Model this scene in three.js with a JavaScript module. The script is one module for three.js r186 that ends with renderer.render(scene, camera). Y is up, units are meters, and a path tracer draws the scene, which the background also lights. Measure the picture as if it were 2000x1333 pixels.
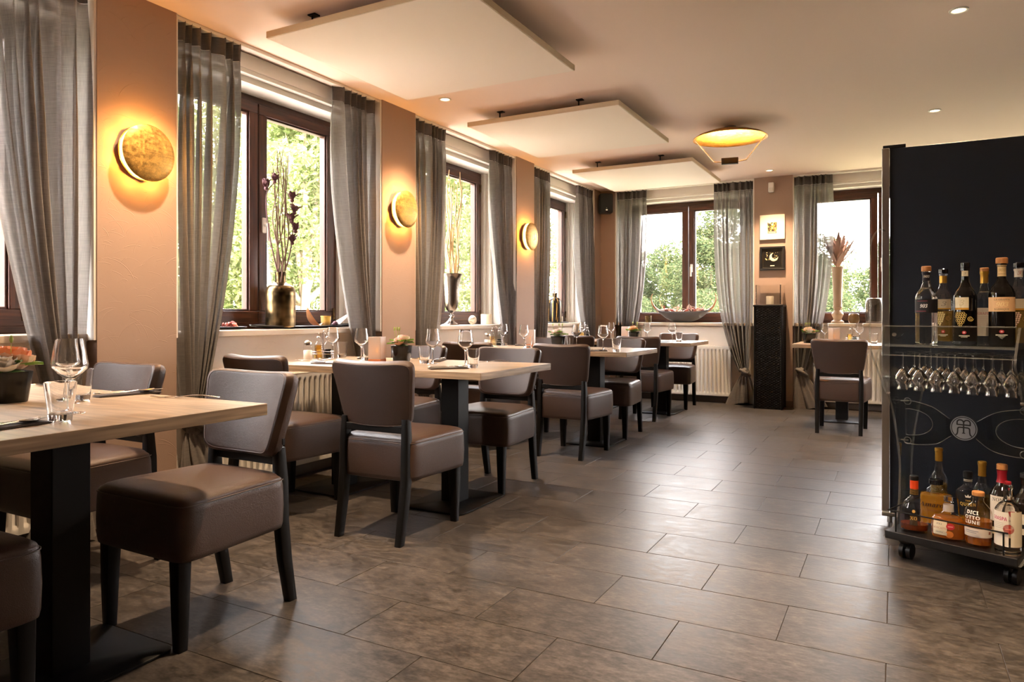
import * as THREE from 'three';
import { RoundedBoxGeometry } from 'three/addons/geometries/RoundedBoxGeometry.js';
import { mergeGeometries, mergeVertices, toCreasedNormals } from 'three/addons/utils/BufferGeometryUtils.js';
import { RectAreaLightUniformsLib } from 'three/addons/lights/RectAreaLightUniformsLib.js';

RectAreaLightUniformsLib.init();
const scene = new THREE.Scene();

// ---------------------------------------------------------------- camera
// Eye 1.03 m above the floor, level, turned 28.3 degrees towards the window wall; the lens is shifted so that verticals stay vertical.
const FOCAL = 1390, IMG_W = 2000, IMG_H = 1333, HORIZON = 617, YAW = Math.atan2(748, 1390);
const camera = new THREE.PerspectiveCamera((2 * Math.atan(IMG_H / 2 / FOCAL) * 180) / Math.PI, IMG_W / IMG_H, 0.05, 400);
camera.position.set(3.3, 1.03, 0);
camera.lookAt(3.3 - Math.sin(YAW), 1.03, -Math.cos(YAW));
camera.setViewOffset(IMG_W, IMG_H, 0, IMG_H / 2 - HORIZON, IMG_W, IMG_H);

// ---------------------------------------------------------------- sky, sun, exposure
const SKY = 22;
{ // bright hazy summer sky: pale blue overhead, almost white near the horizon, with soft clouds
  const w = 512, h = 256, data = new Float32Array(w * h * 4);
  for (let j = 0; j < h; j++) {
    const el = ((j + 0.5) / h - 0.5) * Math.PI, k = Math.max(0, Math.sin(el));
    for (let i = 0; i < w; i++) {
      const a = (i / w) * Math.PI * 2;
      const cloud = 0.5 + 0.5 * Math.sin(a * 5 + 3 * Math.sin(el * 9)) * Math.sin(a * 3 + el * 14 + 1.3);
      const c = 0.1 * cloud * Math.min(1, k * 4) * Math.max(0, 1 - k);
      const o = (j * w + i) * 4;
      data[o] = SKY * (1.0 - 0.2 * k + c); data[o + 1] = SKY * (0.945 - 0.14 * k + c * 0.9); data[o + 2] = SKY * (0.9 - 0.02 * k + c * 0.7); data[o + 3] = 1;
    }
  }
  const t = new THREE.DataTexture(data, w, h, THREE.RGBAFormat, THREE.FloatType);
  t.mapping = THREE.EquirectangularReflectionMapping; t.magFilter = THREE.LinearFilter; t.minFilter = THREE.LinearFilter; t.needsUpdate = true;
  scene.background = t;
}
const sun = new THREE.DirectionalLight(0xfff0d8, 10);
sun.position.set(22, 30, 16); sun.target.position.set(-6, 0, -14);
sun.shadow.mapSize.set(4096, 4096); sun.shadow.camera.left = -60; sun.shadow.camera.right = 60; sun.shadow.camera.top = 60; sun.shadow.camera.bottom = -60; sun.shadow.camera.far = 160;
sun.name = 'sun'; scene.add(sun, sun.target);

const renderer = new THREE.WebGLRenderer({ antialias: true });
renderer.toneMapping = THREE.LinearToneMapping;
renderer.toneMappingExposure = 1.9;
renderer.shadowMap.enabled = true;

// ---------------------------------------------------------------- helpers
const V = (x = 0, y = 0, z = 0) => new THREE.Vector3(x, y, z);
const rng = (s) => () => { s |= 0; s = (s + 0x6d2b79f5) | 0; let t = Math.imul(s ^ (s >>> 15), 1 | s); t = (t + Math.imul(t ^ (t >>> 7), 61 | t)) ^ t; return ((t ^ (t >>> 14)) >>> 0) / 4294967296; };
const used = new Map();
function numbered(n) { const k = used.get(n) || 0; used.set(n, k + 1); return k ? `${n}_${String(k).padStart(3, '0')}` : n; }
function tag(o, label, category, group) { o.userData.label = label; o.userData.category = category; if (group) o.userData.group = group; return o; }
function thing(name, label, category, p = [0, 0, 0], turn = 0, group) {
  const o = new THREE.Group(); o.name = numbered(name); o.userData.base = name; scene.add(o);
  o.position.set(...p); o.rotation.y = turn; return tag(o, label, category, group);
}
function copy(root, p, turn, label, group) {
  const c = root.clone(); c.name = numbered(root.userData.base); c.position.set(...p); c.rotation.y = turn; scene.add(c);
  if (label) c.userData.label = label; if (group) c.userData.group = group;
  return c;
}
function part(name, geo, mat, parent, label) {
  const m = new THREE.Mesh(Array.isArray(geo) ? merge(geo) : geo, mat); m.name = name; if (label) m.userData.label = label; parent.add(m); return m;
}
function struct(name, p = [0, 0, 0], turn = 0) { const o = new THREE.Group(); o.name = name; o.userData.kind = 'structure'; o.position.set(...p); o.rotation.y = turn; scene.add(o); return o; }
function flat(g) {
  g = g.index ? g.toNonIndexed() : g;
  if (!g.attributes.uv) g.setAttribute('uv', new THREE.Float32BufferAttribute(new Float32Array(g.attributes.position.count * 2), 2));
  if (!g.attributes.normal) g.computeVertexNormals();
  for (const k of Object.keys(g.attributes)) if (!['position', 'normal', 'uv'].includes(k)) g.deleteAttribute(k);
  return g;
}
function merge(list) { return list.length === 1 ? list[0] : mergeGeometries(list.map(flat)); }
// uv in metres, taken from the plane each face looks along
function metric(g, su = 1, sv = su, turn = false) {
  g = flat(g); const p = g.attributes.position, n = g.attributes.normal, uv = g.attributes.uv;
  for (let i = 0; i < p.count; i += 3) {
    const ax = Math.abs(n.getX(i) + n.getX(i + 1) + n.getX(i + 2)), ay = Math.abs(n.getY(i) + n.getY(i + 1) + n.getY(i + 2)), az = Math.abs(n.getZ(i) + n.getZ(i + 1) + n.getZ(i + 2));
    for (let k = i; k < i + 3; k++) {
      let u, v;
      if (ay >= ax && ay >= az) { u = p.getX(k); v = p.getZ(k); } else if (ax >= az) { u = p.getZ(k); v = p.getY(k); } else { u = p.getX(k); v = p.getY(k); }
      if (turn) [u, v] = [v, u];
      uv.setXY(k, u * su, v * sv);
    }
  }
  return g;
}
function box(w, h, d, x = 0, y = 0, z = 0, r = 0) {
  const g = r > 0 ? new RoundedBoxGeometry(w, h, d, 2, Math.min(r, w / 2.01, h / 2.01, d / 2.01)) : new THREE.BoxGeometry(w, h, d);
  return metric(g.translate(x, y, z));
}
function span(x0, x1, y0, y1, z0, z1, r = 0) { return box(Math.abs(x1 - x0), Math.abs(y1 - y0), Math.abs(z1 - z0), (x0 + x1) / 2, (y0 + y1) / 2, (z0 + z1) / 2, r); }
function lathe(pts, seg = 32, a0 = 0, a = Math.PI * 2) { return new THREE.LatheGeometry(pts.map(([r, y]) => new THREE.Vector2(Math.max(r, 0), y)), seg, a0, a); }
// smooth lathe profile through control points
function lathed(pts, seg = 32, n = 40) {
  const c = new THREE.SplineCurve(pts.map(([r, y]) => new THREE.Vector2(r, y)));
  return new THREE.LatheGeometry(c.getPoints(n).map((p) => new THREE.Vector2(Math.max(p.x, 0), p.y)), seg);
}
function tube(pts, r, seg = 24, rad = 8, closed = false) {
  const c = new THREE.CatmullRomCurve3(pts.map((p) => (p.isVector3 ? p : V(...p))), closed, 'catmullrom', 0.5);
  return new THREE.TubeGeometry(c, seg, r, rad, closed);
}
function poly(pts, r, rad = 8) { // straight runs with ball joints
  const out = [];
  for (let i = 0; i + 1 < pts.length; i++) out.push(rod(V(...pts[i]), V(...pts[i + 1]), r, r, rad));
  for (let i = 1; i + 1 < pts.length; i++) out.push(new THREE.SphereGeometry(r, rad, 6).translate(...pts[i]));
  return merge(out);
}
function rod(a, b, r0, r1 = r0, seg = 10) {
  const d = b.clone().sub(a), g = new THREE.CylinderGeometry(r1, r0, d.length(), seg);
  g.applyQuaternion(new THREE.Quaternion().setFromUnitVectors(V(0, 1, 0), d.clone().normalize()));
  return g.translate((a.x + b.x) / 2, (a.y + b.y) / 2, (a.z + b.z) / 2);
}
// branch that narrows along its way
function taper(pts, r0, r1, seg = 20, rad = 6) {
  const c = new THREE.CatmullRomCurve3(pts.map((p) => (p.isVector3 ? p : V(...p)))), g = new THREE.TubeGeometry(c, seg, 1, rad, false), p = g.attributes.position;
  for (let i = 0; i <= seg; i++) {
    const q = c.getPointAt(i / seg), r = r0 + ((r1 - r0) * i) / seg;
    for (let j = 0; j <= rad; j++) { const k = i * (rad + 1) + j; p.setXYZ(k, q.x + (p.getX(k) - q.x) * r, q.y + (p.getY(k) - q.y) * r, q.z + (p.getZ(k) - q.z) * r); }
  }
  g.computeVertexNormals(); return g;
}
// closed solid through a pile of outlines with equally many points
function loft(rings, capA = true, capB = true, crease = 0) {
  const n = rings[0].length, pos = [], uv = [], idx = [];
  rings.forEach((r, i) => r.forEach((p, j) => { pos.push(p.x, p.y, p.z); uv.push(j / n, i / (rings.length - 1)); }));
  for (let i = 0; i + 1 < rings.length; i++) for (let j = 0; j < n; j++) { const a = i * n + j, b = i * n + ((j + 1) % n), c = a + n, d = b + n; idx.push(a, b, d, a, d, c); }
  const cap = (i, flip) => {
    const c = V(); rings[i].forEach((p) => c.add(p)); c.divideScalar(n); const k = pos.length / 3; pos.push(c.x, c.y, c.z); uv.push(0.5, 0.5);
    for (let j = 0; j < n; j++) { const a = i * n + j, b = i * n + ((j + 1) % n); flip ? idx.push(a, k, b) : idx.push(a, b, k); }
  };
  if (capA) cap(0, true); if (capB) cap(rings.length - 1, false);
  let g = new THREE.BufferGeometry();
  g.setAttribute('position', new THREE.Float32BufferAttribute(pos, 3)); g.setAttribute('uv', new THREE.Float32BufferAttribute(uv, 2)); g.setIndex(idx); g.computeVertexNormals();
  if (crease) g = toCreasedNormals(g, crease);
  return g;
}
// outline like a rounded rectangle in the xz plane; e = 2 is an ellipse, larger is squarer
function superRing(rx, rz, y, e = 2, n = 40, cx = 0, cz = 0) {
  const out = [];
  for (let i = 0; i < n; i++) { const a = (-i / n) * Math.PI * 2, c = Math.cos(a), s = Math.sin(a); out.push(V(cx + rx * Math.sign(c) * Math.abs(c) ** (2 / e), y, cz + rz * Math.sign(s) * Math.abs(s) ** (2 / e))); }
  return out;
}
// pad: a curved sheet with thickness and round edges; mid(u, v) with u, v in [-1, 1]
function pad(mid, thick, nu = 24, nv = 20, edge = 0.12) {
  const at = (k, n) => { const t = (k / n) * 2 - 1; return Math.sin((t * Math.PI) / 2) * 0.65 + t * 0.35; };
  const pos = [], uv = [], idx = [], e = 1e-3;
  for (const side of [1, -1]) for (let j = 0; j <= nv; j++) for (let i = 0; i <= nu; i++) {
    const u = at(i, nu), v = at(j, nv), p = mid(u, v), du = mid(Math.min(1, u + e), v).sub(mid(Math.max(-1, u - e), v)), dv = mid(u, Math.min(1, v + e)).sub(mid(u, Math.max(-1, v - e)));
    const n = du.cross(dv).normalize(), fu = Math.min(1, (1 - Math.abs(u)) / edge), fv = Math.min(1, (1 - Math.abs(v)) / edge);
    const h = (typeof thick === 'function' ? thick(u, v) : thick) * 0.5 * Math.sqrt(Math.max(0, 1 - (1 - fu) ** 2)) * Math.sqrt(Math.max(0, 1 - (1 - fv) ** 2));
    p.addScaledVector(n, side * h); pos.push(p.x, p.y, p.z); uv.push(u * 0.25, v * 0.25);
  }
  const w = nu + 1, off = w * (nv + 1);
  for (let j = 0; j < nv; j++) for (let i = 0; i < nu; i++) { const a = j * w + i, b = a + 1, c = a + w, d = c + 1; idx.push(a, b, d, a, d, c); idx.push(off + a, off + d, off + b, off + a, off + c, off + d); }
  const g = new THREE.BufferGeometry();
  g.setAttribute('position', new THREE.Float32BufferAttribute(pos, 3)); g.setAttribute('uv', new THREE.Float32BufferAttribute(uv, 2)); g.setIndex(idx);
  g.computeVertexNormals();
  return g;
}
// sheet from a function of (s, t) in [0, 1]
function sheet(f, ns, nt) {
  const pos = [], uv = [], idx = [];
  for (let j = 0; j <= nt; j++) for (let i = 0; i <= ns; i++) { const r = f(i / ns, j / nt); pos.push(r[0], r[1], r[2]); uv.push(r[3] ?? i / ns, r[4] ?? j / nt); }
  for (let j = 0; j < nt; j++) for (let i = 0; i < ns; i++) { const a = j * (ns + 1) + i, b = a + 1, c = a + ns + 1, d = c + 1; idx.push(a, b, d, a, d, c); }
  const g = new THREE.BufferGeometry(); g.setAttribute('position', new THREE.Float32BufferAttribute(pos, 3)); g.setAttribute('uv', new THREE.Float32BufferAttribute(uv, 2)); g.setIndex(idx); g.computeVertexNormals(); return g;
}

// ---------------------------------------------------------------- textures
function noiseFn(seed, per) { // tileable value noise on [0, 1) with per cells a side
  const r = rng(seed), [px, py] = Array.isArray(per) ? per : [per, per], t = new Float32Array(px * py); for (let i = 0; i < t.length; i++) t[i] = r();
  return (u, v) => {
    const x = u * px, y = v * py, ix = Math.floor(x), iy = Math.floor(y), fx = x - ix, fy = y - iy, sx = fx * fx * (3 - 2 * fx), sy = fy * fy * (3 - 2 * fy);
    const x0 = ((ix % px) + px) % px, x1 = (x0 + 1) % px, y0 = ((iy % py) + py) % py, y1 = (y0 + 1) % py;
    const a = t[y0 * px + x0], b = t[y0 * px + x1], c = t[y1 * px + x0], d = t[y1 * px + x1];
    return a + (b - a) * sx + (c - a + (a - b - c + d) * sx) * sy;
  };
}
function makeMap(w, h, f, srgb = true) {
  const d = new Uint8Array(w * h * 4);
  for (let j = 0; j < h; j++) for (let i = 0; i < w; i++) { const c = f(i / w, j / h), o = (j * w + i) * 4, g = typeof c === 'number'; for (let k = 0; k < 3; k++) d[o + k] = Math.max(0, Math.min(255, (g ? c : c[k]) * 255)); d[o + 3] = 255; }
  const t = new THREE.DataTexture(d, w, h, THREE.RGBAFormat); t.wrapS = t.wrapT = THREE.RepeatWrapping; t.magFilter = THREE.LinearFilter; t.minFilter = THREE.LinearMipmapLinearFilter; t.generateMipmaps = true;
  if (srgb) t.colorSpace = THREE.SRGBColorSpace; t.needsUpdate = true; return t;
}
function canvasMap(w, h, draw, srgb = true) {
  const c = document.createElement('canvas'); c.width = w; c.height = h; draw(c.getContext('2d'), w, h);
  const t = new THREE.CanvasTexture(c); if (srgb) t.colorSpace = THREE.SRGBColorSpace; t.wrapS = t.wrapT = THREE.RepeatWrapping; return t;
}
const tiled = (t, sx, sy = sx) => { const c = t.clone(); c.repeat.set(sx, sy); c.needsUpdate = true; return c; };

const floorN = [noiseFn(1, 5), noiseFn(2, 14), noiseFn(3, [40, 64]), noiseFn(4, [90, 180]), noiseFn(5, [180, 400]), noiseFn(6, 430)];
function floorTone(u, v) {
  const a = floorN[0](u, v), b = floorN[1](u, v), c = floorN[2](u, v), d = floorN[3](u, v), e = floorN[4](u, v), f = floorN[5](u, v);
  return { t: 0.08 * a + 0.12 * b + 0.2 * c + 0.28 * d + 0.2 * e + 0.12 * f, w: b * 0.6 + a * 0.4, e: d * 0.6 + e * 0.4 };
}
const floorMap = makeMap(2048, 2048, (u, v) => { const { t, w } = floorTone(u, v), k = 0.265 + (t - 0.5) * 0.34; return [k * (1.03 + 0.02 * w), k * (0.962 + 0.01 * w), k * 0.92]; });
const floorRough = makeMap(1024, 1024, (u, v) => { const { t, e } = floorTone(u, v); return 0.42 + (t - 0.5) * 0.2 + (e - 0.5) * 0.06; }, false);
const floorBump = makeMap(1024, 1024, (u, v) => { const { t, e } = floorTone(u, v); return 0.5 + (t - 0.5) * 0.7 + (e - 0.5) * 0.5; }, false);

const oakN = [noiseFn(11, [2, 14]), noiseFn(12, [6, 60]), noiseFn(13, [10, 220]), noiseFn(14, [3, 8])];
const oakMap = makeMap(1024, 1024, (u, v) => {
  const a = oakN[0](u, v), b = oakN[1](u, v), c = oakN[2](u, v), w = oakN[3](u, v), ring = 0.5 + 0.5 * Math.sin((v * 26 + a * 5 + w * 2) * 6.283), k = 0.85 + 0.16 * (b - 0.5) + 0.2 * (c - 0.5) + 0.09 * (ring - 0.5) + 0.1 * (w - 0.5);
  return [0.72 * k, 0.62 * k, 0.51 * k];
});
const brownWoodMap = makeMap(512, 512, (u, v) => { const k = 0.85 + 0.35 * (oakN[1](u, v) - 0.5) + 0.35 * (oakN[2](u, v) - 0.5) + 0.2 * (oakN[0](u, v) - 0.5); return [0.35 * k, 0.19 * k, 0.115 * k]; });
const fineN = noiseFn(21, 128), midN = noiseFn(22, 40), cellN = noiseFn(23, 220);
const leatherBump = makeMap(512, 512, (u, v) => 0.5 * cellN(u, v) + 0.35 * fineN(u, v) + 0.15 * midN(u, v), false);
const plasterBump = canvasMap(1024, 1024, (g, w, h) => {
  g.fillStyle = '#808080'; g.fillRect(0, 0, w, h); const r = rng(31);
  for (let i = 0; i < 900; i++) { const k = 108 + r() * 40; g.fillStyle = `rgba(${k},${k},${k},0.35)`; g.beginPath(); g.ellipse(r() * w, r() * h, 3 + r() * 18, 2 + r() * 8, r() * 3, 0, 7); g.fill(); }
  for (let i = 0; i < 420; i++) {
    const x = r() * w, y = r() * h, R = 25 + r() * 110, a0 = 3.3 + r() * 2.2, a1 = a0 + 0.25 + r() * 0.9, al = 0.12 + 0.5 * r() * r();
    for (const dx of [0, -w, w]) for (const dy of [0, -h, h]) {
      g.lineCap = 'round';
      g.strokeStyle = `rgba(70,70,70,${al * 0.7})`; g.lineWidth = 3; g.beginPath(); g.arc(x + dx, y + dy, R + 3, a0, a1); g.stroke();
      g.strokeStyle = `rgba(235,235,235,${al})`; g.lineWidth = 2.2; g.beginPath(); g.arc(x + dx, y + dy, R, a0, a1); g.stroke();
    }
  }
}, false);
const clothN = [noiseFn(41, [8, 300]), noiseFn(42, [300, 8])];
const clothMap = makeMap(512, 512, (u, v) => { const k = 0.9 + 0.16 * (clothN[0](u, v) - 0.5) + 0.1 * (clothN[1](u, v) - 0.5); return [k, k, k]; });
const leafN = [noiseFn(51, 9), noiseFn(52, 31), noiseFn(53, [3, 60])];
const goldMap = makeMap(512, 512, (u, v) => { const a = leafN[0](u, v), b = leafN[1](u, v), c = fineN(u, v), k = 0.66 + 0.1 * a + 0.12 * (b - 0.5) + 0.16 * (c - 0.5) + 0.1 * (leafN[2](u, v) - 0.5); return [k * 1.02, k * 0.79, k * 0.4]; });
const goldRough = makeMap(256, 256, (u, v) => 0.28 + 0.3 * leafN[1](u, v), false);
const brassMap = makeMap(512, 512, (u, v) => { const s = leafN[2](u, v), b = leafN[1](u, v), a = leafN[0](u, v), k = 0.2 + 0.55 * Math.max(0, a * 0.7 + b * 0.5 + s * 0.3 - 0.35); return [k, k * 0.83, k * 0.58]; });

// ---------------------------------------------------------------- materials
const std = (c, o = {}) => new THREE.MeshStandardMaterial({ color: new THREE.Color(c), roughness: 0.6, ...o });
const phy = (c, o = {}) => new THREE.MeshPhysicalMaterial({ color: new THREE.Color(c), roughness: 0.5, ...o });
const glow = (c, k) => new THREE.MeshStandardMaterial({ color: 0x000000, emissive: new THREE.Color(c), emissiveIntensity: k, roughness: 1 });
const M = {
  tile: phy('#ffffff', { specularIntensity: 0.32, map: tiled(floorMap, 0.5), roughnessMap: tiled(floorRough, 0.5), roughness: 1, bumpMap: tiled(floorBump, 0.5), bumpScale: 0.0003 }),
  grout: std('#463c35', { roughness: 0.9 }),
  plaster: std('#a58b7b', { roughness: 0.88, bumpMap: tiled(plasterBump, 0.85), bumpScale: 0.0032 }),
  whitePlaster: std('#e6dacd', { roughness: 0.9, bumpMap: tiled(plasterBump, 1.1), bumpScale: 0.005 }),
  white: std('#ece6dd', { roughness: 0.75 }),
  ceiling: std('#f4dfd3', { roughness: 0.9 }),
  panel: std('#f2e6db', { roughness: 0.85 }), panelEdge: std('#d9c7ad', { roughness: 0.8 }),
  base: std('#6d625b', { roughness: 0.5 }),
  brown: std('#ffffff', { map: brownWoodMap, roughness: 0.42 }),
  oak: std('#ffffff', { map: oakMap, roughness: 0.36, bumpMap: oakMap, bumpScale: 0.0002 }),
  stone: std('#c9b9a4', { roughness: 0.35 }),
  radiator: std('#e8e2d8', { roughness: 0.4 }),
  leather: phy('#4b3a32', { roughness: 0.33, bumpMap: tiled(leatherBump, 6), bumpScale: 0.0007, specularIntensity: 0.9 }),
  piping: phy('#5a4a42', { roughness: 0.4 }),
  blackWood: phy('#0a0807', { roughness: 0.5, specularIntensity: 0.5 }),
  blackMetal: phy('#0a0a0c', { roughness: 0.5, specularIntensity: 0.5 }),
  blackPlastic: std('#141416', { roughness: 0.4 }),
  cabinet: std('#222935', { roughness: 0.5, bumpMap: tiled(leatherBump, 4), bumpScale: 0.0004 }),
  steel: std('#d9d5d0', { roughness: 0.28, metalness: 1 }),
  chrome: std('#d8d5d0', { roughness: 0.12, metalness: 1 }),
  gold: std('#ffffff', { map: goldMap, roughnessMap: goldRough, roughness: 1.15, metalness: 0.72 }),
  brass: std('#ffffff', { map: brassMap, roughness: 0.3, metalness: 1 }),
  pewter: std('#8a8078', { roughness: 0.26, metalness: 1 }),
  whitePlastic: std('#eee8df', { roughness: 0.4 }),
  curtain: phy('#8c857f', { map: tiled(clothMap, 4), roughness: 1, transmission: 0.45, thickness: 0, transparent: true, opacity: 0.86, side: THREE.DoubleSide }),
  curtainTape: phy('#68625e', { map: tiled(clothMap, 4), roughness: 1, transmission: 0.12, thickness: 0, side: THREE.DoubleSide }),
  curtainKnot: std('#7a736d', { map: tiled(clothMap, 4), roughness: 0.95, side: THREE.DoubleSide }),
  pane: phy('#ffffff', { roughness: 0, transmission: 1, thickness: 0, ior: 1.5 }),
  glass: phy('#ffffff', { roughness: 0, transmission: 1, thickness: 0.01, ior: 1.5 }),
  thinGlass: phy('#ffffff', { roughness: 0, transmission: 1, thickness: 0, ior: 1.5 }),
  acrylic: phy('#f4f6f5', { roughness: 0.02, transmission: 1, thickness: 0, ior: 1.5 }),
  acrylicEdge: phy('#eceeec', { roughness: 0.08, transmission: 0.9, thickness: 0 }),
  frosted: phy('#d9cfc8', { roughness: 0.5, transmission: 0.7, thickness: 0 }),
  wax: phy('#f3e6cf', { roughness: 0.6, transmission: 0.15, thickness: 0 }),
  flame: glow('#ffb050', 4),
  woodBase: std('#b3683a', { roughness: 0.5 }),
  pot: phy('#0f0e0f', { roughness: 0.22 }),
  leaf: phy('#86b53a', { roughness: 0.6, transmission: 0.3, thickness: 0, side: THREE.DoubleSide }),
  darkLeaf: phy('#527c2c', { roughness: 0.5, transmission: 0.25, thickness: 0, side: THREE.DoubleSide }),
  bud: std('#9aa850', { roughness: 0.7 }),
  napkin: std('#4b403b', { roughness: 0.9 }),
  lightNapkin: std('#d9cfc6', { roughness: 0.9 }),
  cutlery: std('#c9c4be', { roughness: 0.2, metalness: 1 }),
  wicker: phy('#0b0b0d', { roughness: 0.5, specularIntensity: 0.5 }),
  goldGlass: phy('#ecd9a0', { roughness: 0.15, transmission: 0.7, thickness: 0 }),
  smokeGlass: phy('#8a6d45', { roughness: 0.12, transmission: 0.6, thickness: 0 }),
  cork: std('#c08a55', { roughness: 0.8 }),
};
// ---------------------------------------------------------------- floor: half-bond tiles 0.618 x 0.309
const CEIL = 2.61, BACK = -8.52, RIGHT = 6.6, FRONT = 5.2;
{
  const floor = struct('floor');
  part('screed', span(-0.6, RIGHT + 0.2, -0.25, -0.004, BACK - 0.6, FRONT + 0.2), M.grout, floor);
  const TW = 0.618, TD = 0.309, gap = 0.0018, r = rng(71);
  const variants = [];
  for (let k = 0; k < 8; k++) { const g = metric(new RoundedBoxGeometry(TW - gap, 0.03, TD - gap, 1, 0.0018)), uv = g.attributes.uv, du = r() * 7, dv = r() * 7; for (let i = 0; i < uv.count; i++) uv.setXY(i, uv.getX(i) + du, uv.getY(i) + dv); variants.push(g); }
  const rest = [];
  for (let row = 0; ; row++) {
    const zc = -8.6 + 0.309 * 0.5 + row * TD - (((8.6 - 2.073) / TD) % 1) * 0 + 0.0;   // joints at z = -2.073 + n * 0.309
    const z0 = -2.073 - 21 * TD + row * TD; if (z0 > FRONT) break;
    const odd = Math.round((z0 + 2.383) / TD) % 2 === 0;
    for (let c = -5; ; c++) {
      const x0 = (odd ? 2.041 : 2.35) + c * TW; if (x0 > RIGHT) break; if (x0 + TW < -0.3) continue;
      const cx = x0 + TW / 2, cz = z0 + TD / 2, v = Math.floor(r() * 8), lift = (r() - 0.5) * 0.0004;
      const seen = x0 < 4.5 && z0 < -0.5 && !(x0 > 3.7 && z0 < -4.2);
      if (seen) { const m = part('tile', variants[v], M.tile, floor); m.position.set(cx, -0.015 + lift, cz); }
      else rest.push(variants[v].clone().translate(cx, -0.015 + lift, cz));
    }
  }
  part('outer_tile', rest, M.tile, floor).userData.kind = 'stuff';
}
{
  const c = struct('ceiling');
  part('ceiling_slab', span(-0.7, RIGHT + 0.4, CEIL, CEIL + 0.35, BACK - 0.7, FRONT + 0.4), M.ceiling, c);
}
// ---------------------------------------------------------------- window walls, in their own axes: u along the wall, y up, w into the room
const NICHE = 1.69, DEPTH = 0.35, WALLT = 0.47, SILL = 0.945, WTOP = 2.45;
const leftWall = { turn: Math.PI / 2, at: (u, y, w) => [w, y, -u] };
const backWall = { turn: 0, at: (u, y, w) => [u, y, BACK + w] };
const leftNiches = [[0.33, 2.02], [2.44, 4.13], [4.54, 6.23], [6.62, 8.31]];
const backNiches = [[0.19, 1.875], [2.289, 3.98], [4.4, 6.09]];
function windowWall(name, wall, niches, u0, u1) {
  const g = struct(name, wall.at(0, 0, 0), wall.turn);
  const edges = [u0, ...niches.flat(), u1];
  for (let i = 0; i < edges.length; i += 2) part('pilaster', span(edges[i], edges[i + 1], 0, CEIL, -WALLT, 0), M.plaster, g);
  niches.forEach(([a, b]) => {
    part('apron', [span(a, b, 0, SILL - 0.035, -WALLT, -0.1)], M.whitePlaster, g);
    part('lintel', span(a, b, WTOP, CEIL, -WALLT, -0.17), M.white, g);
    part('blind_box', [span(a + 0.002, b - 0.002, WTOP + 0.035, CEIL - 0.005, -0.17, -0.12, 0.006), span(a + 0.002, b - 0.002, WTOP + 0.06, WTOP + 0.075, -0.12, -0.112)], M.white, g);
    part('curtain_track', [span(a + 0.01, b - 0.01, CEIL - 0.022, CEIL - 0.001, -0.065, -0.015, 0.004)], M.white, g);
    for (const [e, d] of [[a, 1], [b, -1]]) part('reveal', [span(e, e + d * 0.012, SILL - 0.03, CEIL - 0.002, -WALLT, -0.006), span(e, e + d * 0.1, SILL - 0.03, WTOP, -WALLT, -DEPTH + 0.03), span(e, e + d * 0.05, SILL - 0.03, WTOP + 0.03, -WALLT, -0.27)], M.white, g);
  });
  for (let i = 0; i < edges.length; i += 2) if (edges[i] > u0 - 1) part('skirting', span(edges[i], edges[i + 1], 0, 0.07, 0, 0.012, 0.003), M.base, g);
  niches.forEach(([a, b]) => part('skirting', span(a, b, 0, 0.07, -0.1, -0.088, 0.003), M.base, g));
  return g;
}
windowWall('wall_left', leftWall, leftNiches, -FRONT - 0.4, 8.52);
windowWall('wall_back', backWall, backNiches, 0, RIGHT);
{ const w = struct('wall_right'); part('wall_panel', span(RIGHT, RIGHT + 0.2, 0, CEIL, BACK - 0.5, FRONT + 0.2), M.plaster, w); }
{ const w = struct('wall_front'); part('wall_panel', span(-0.5, RIGHT + 0.2, 0, CEIL, FRONT, FRONT + 0.2), M.plaster, w); }

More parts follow.
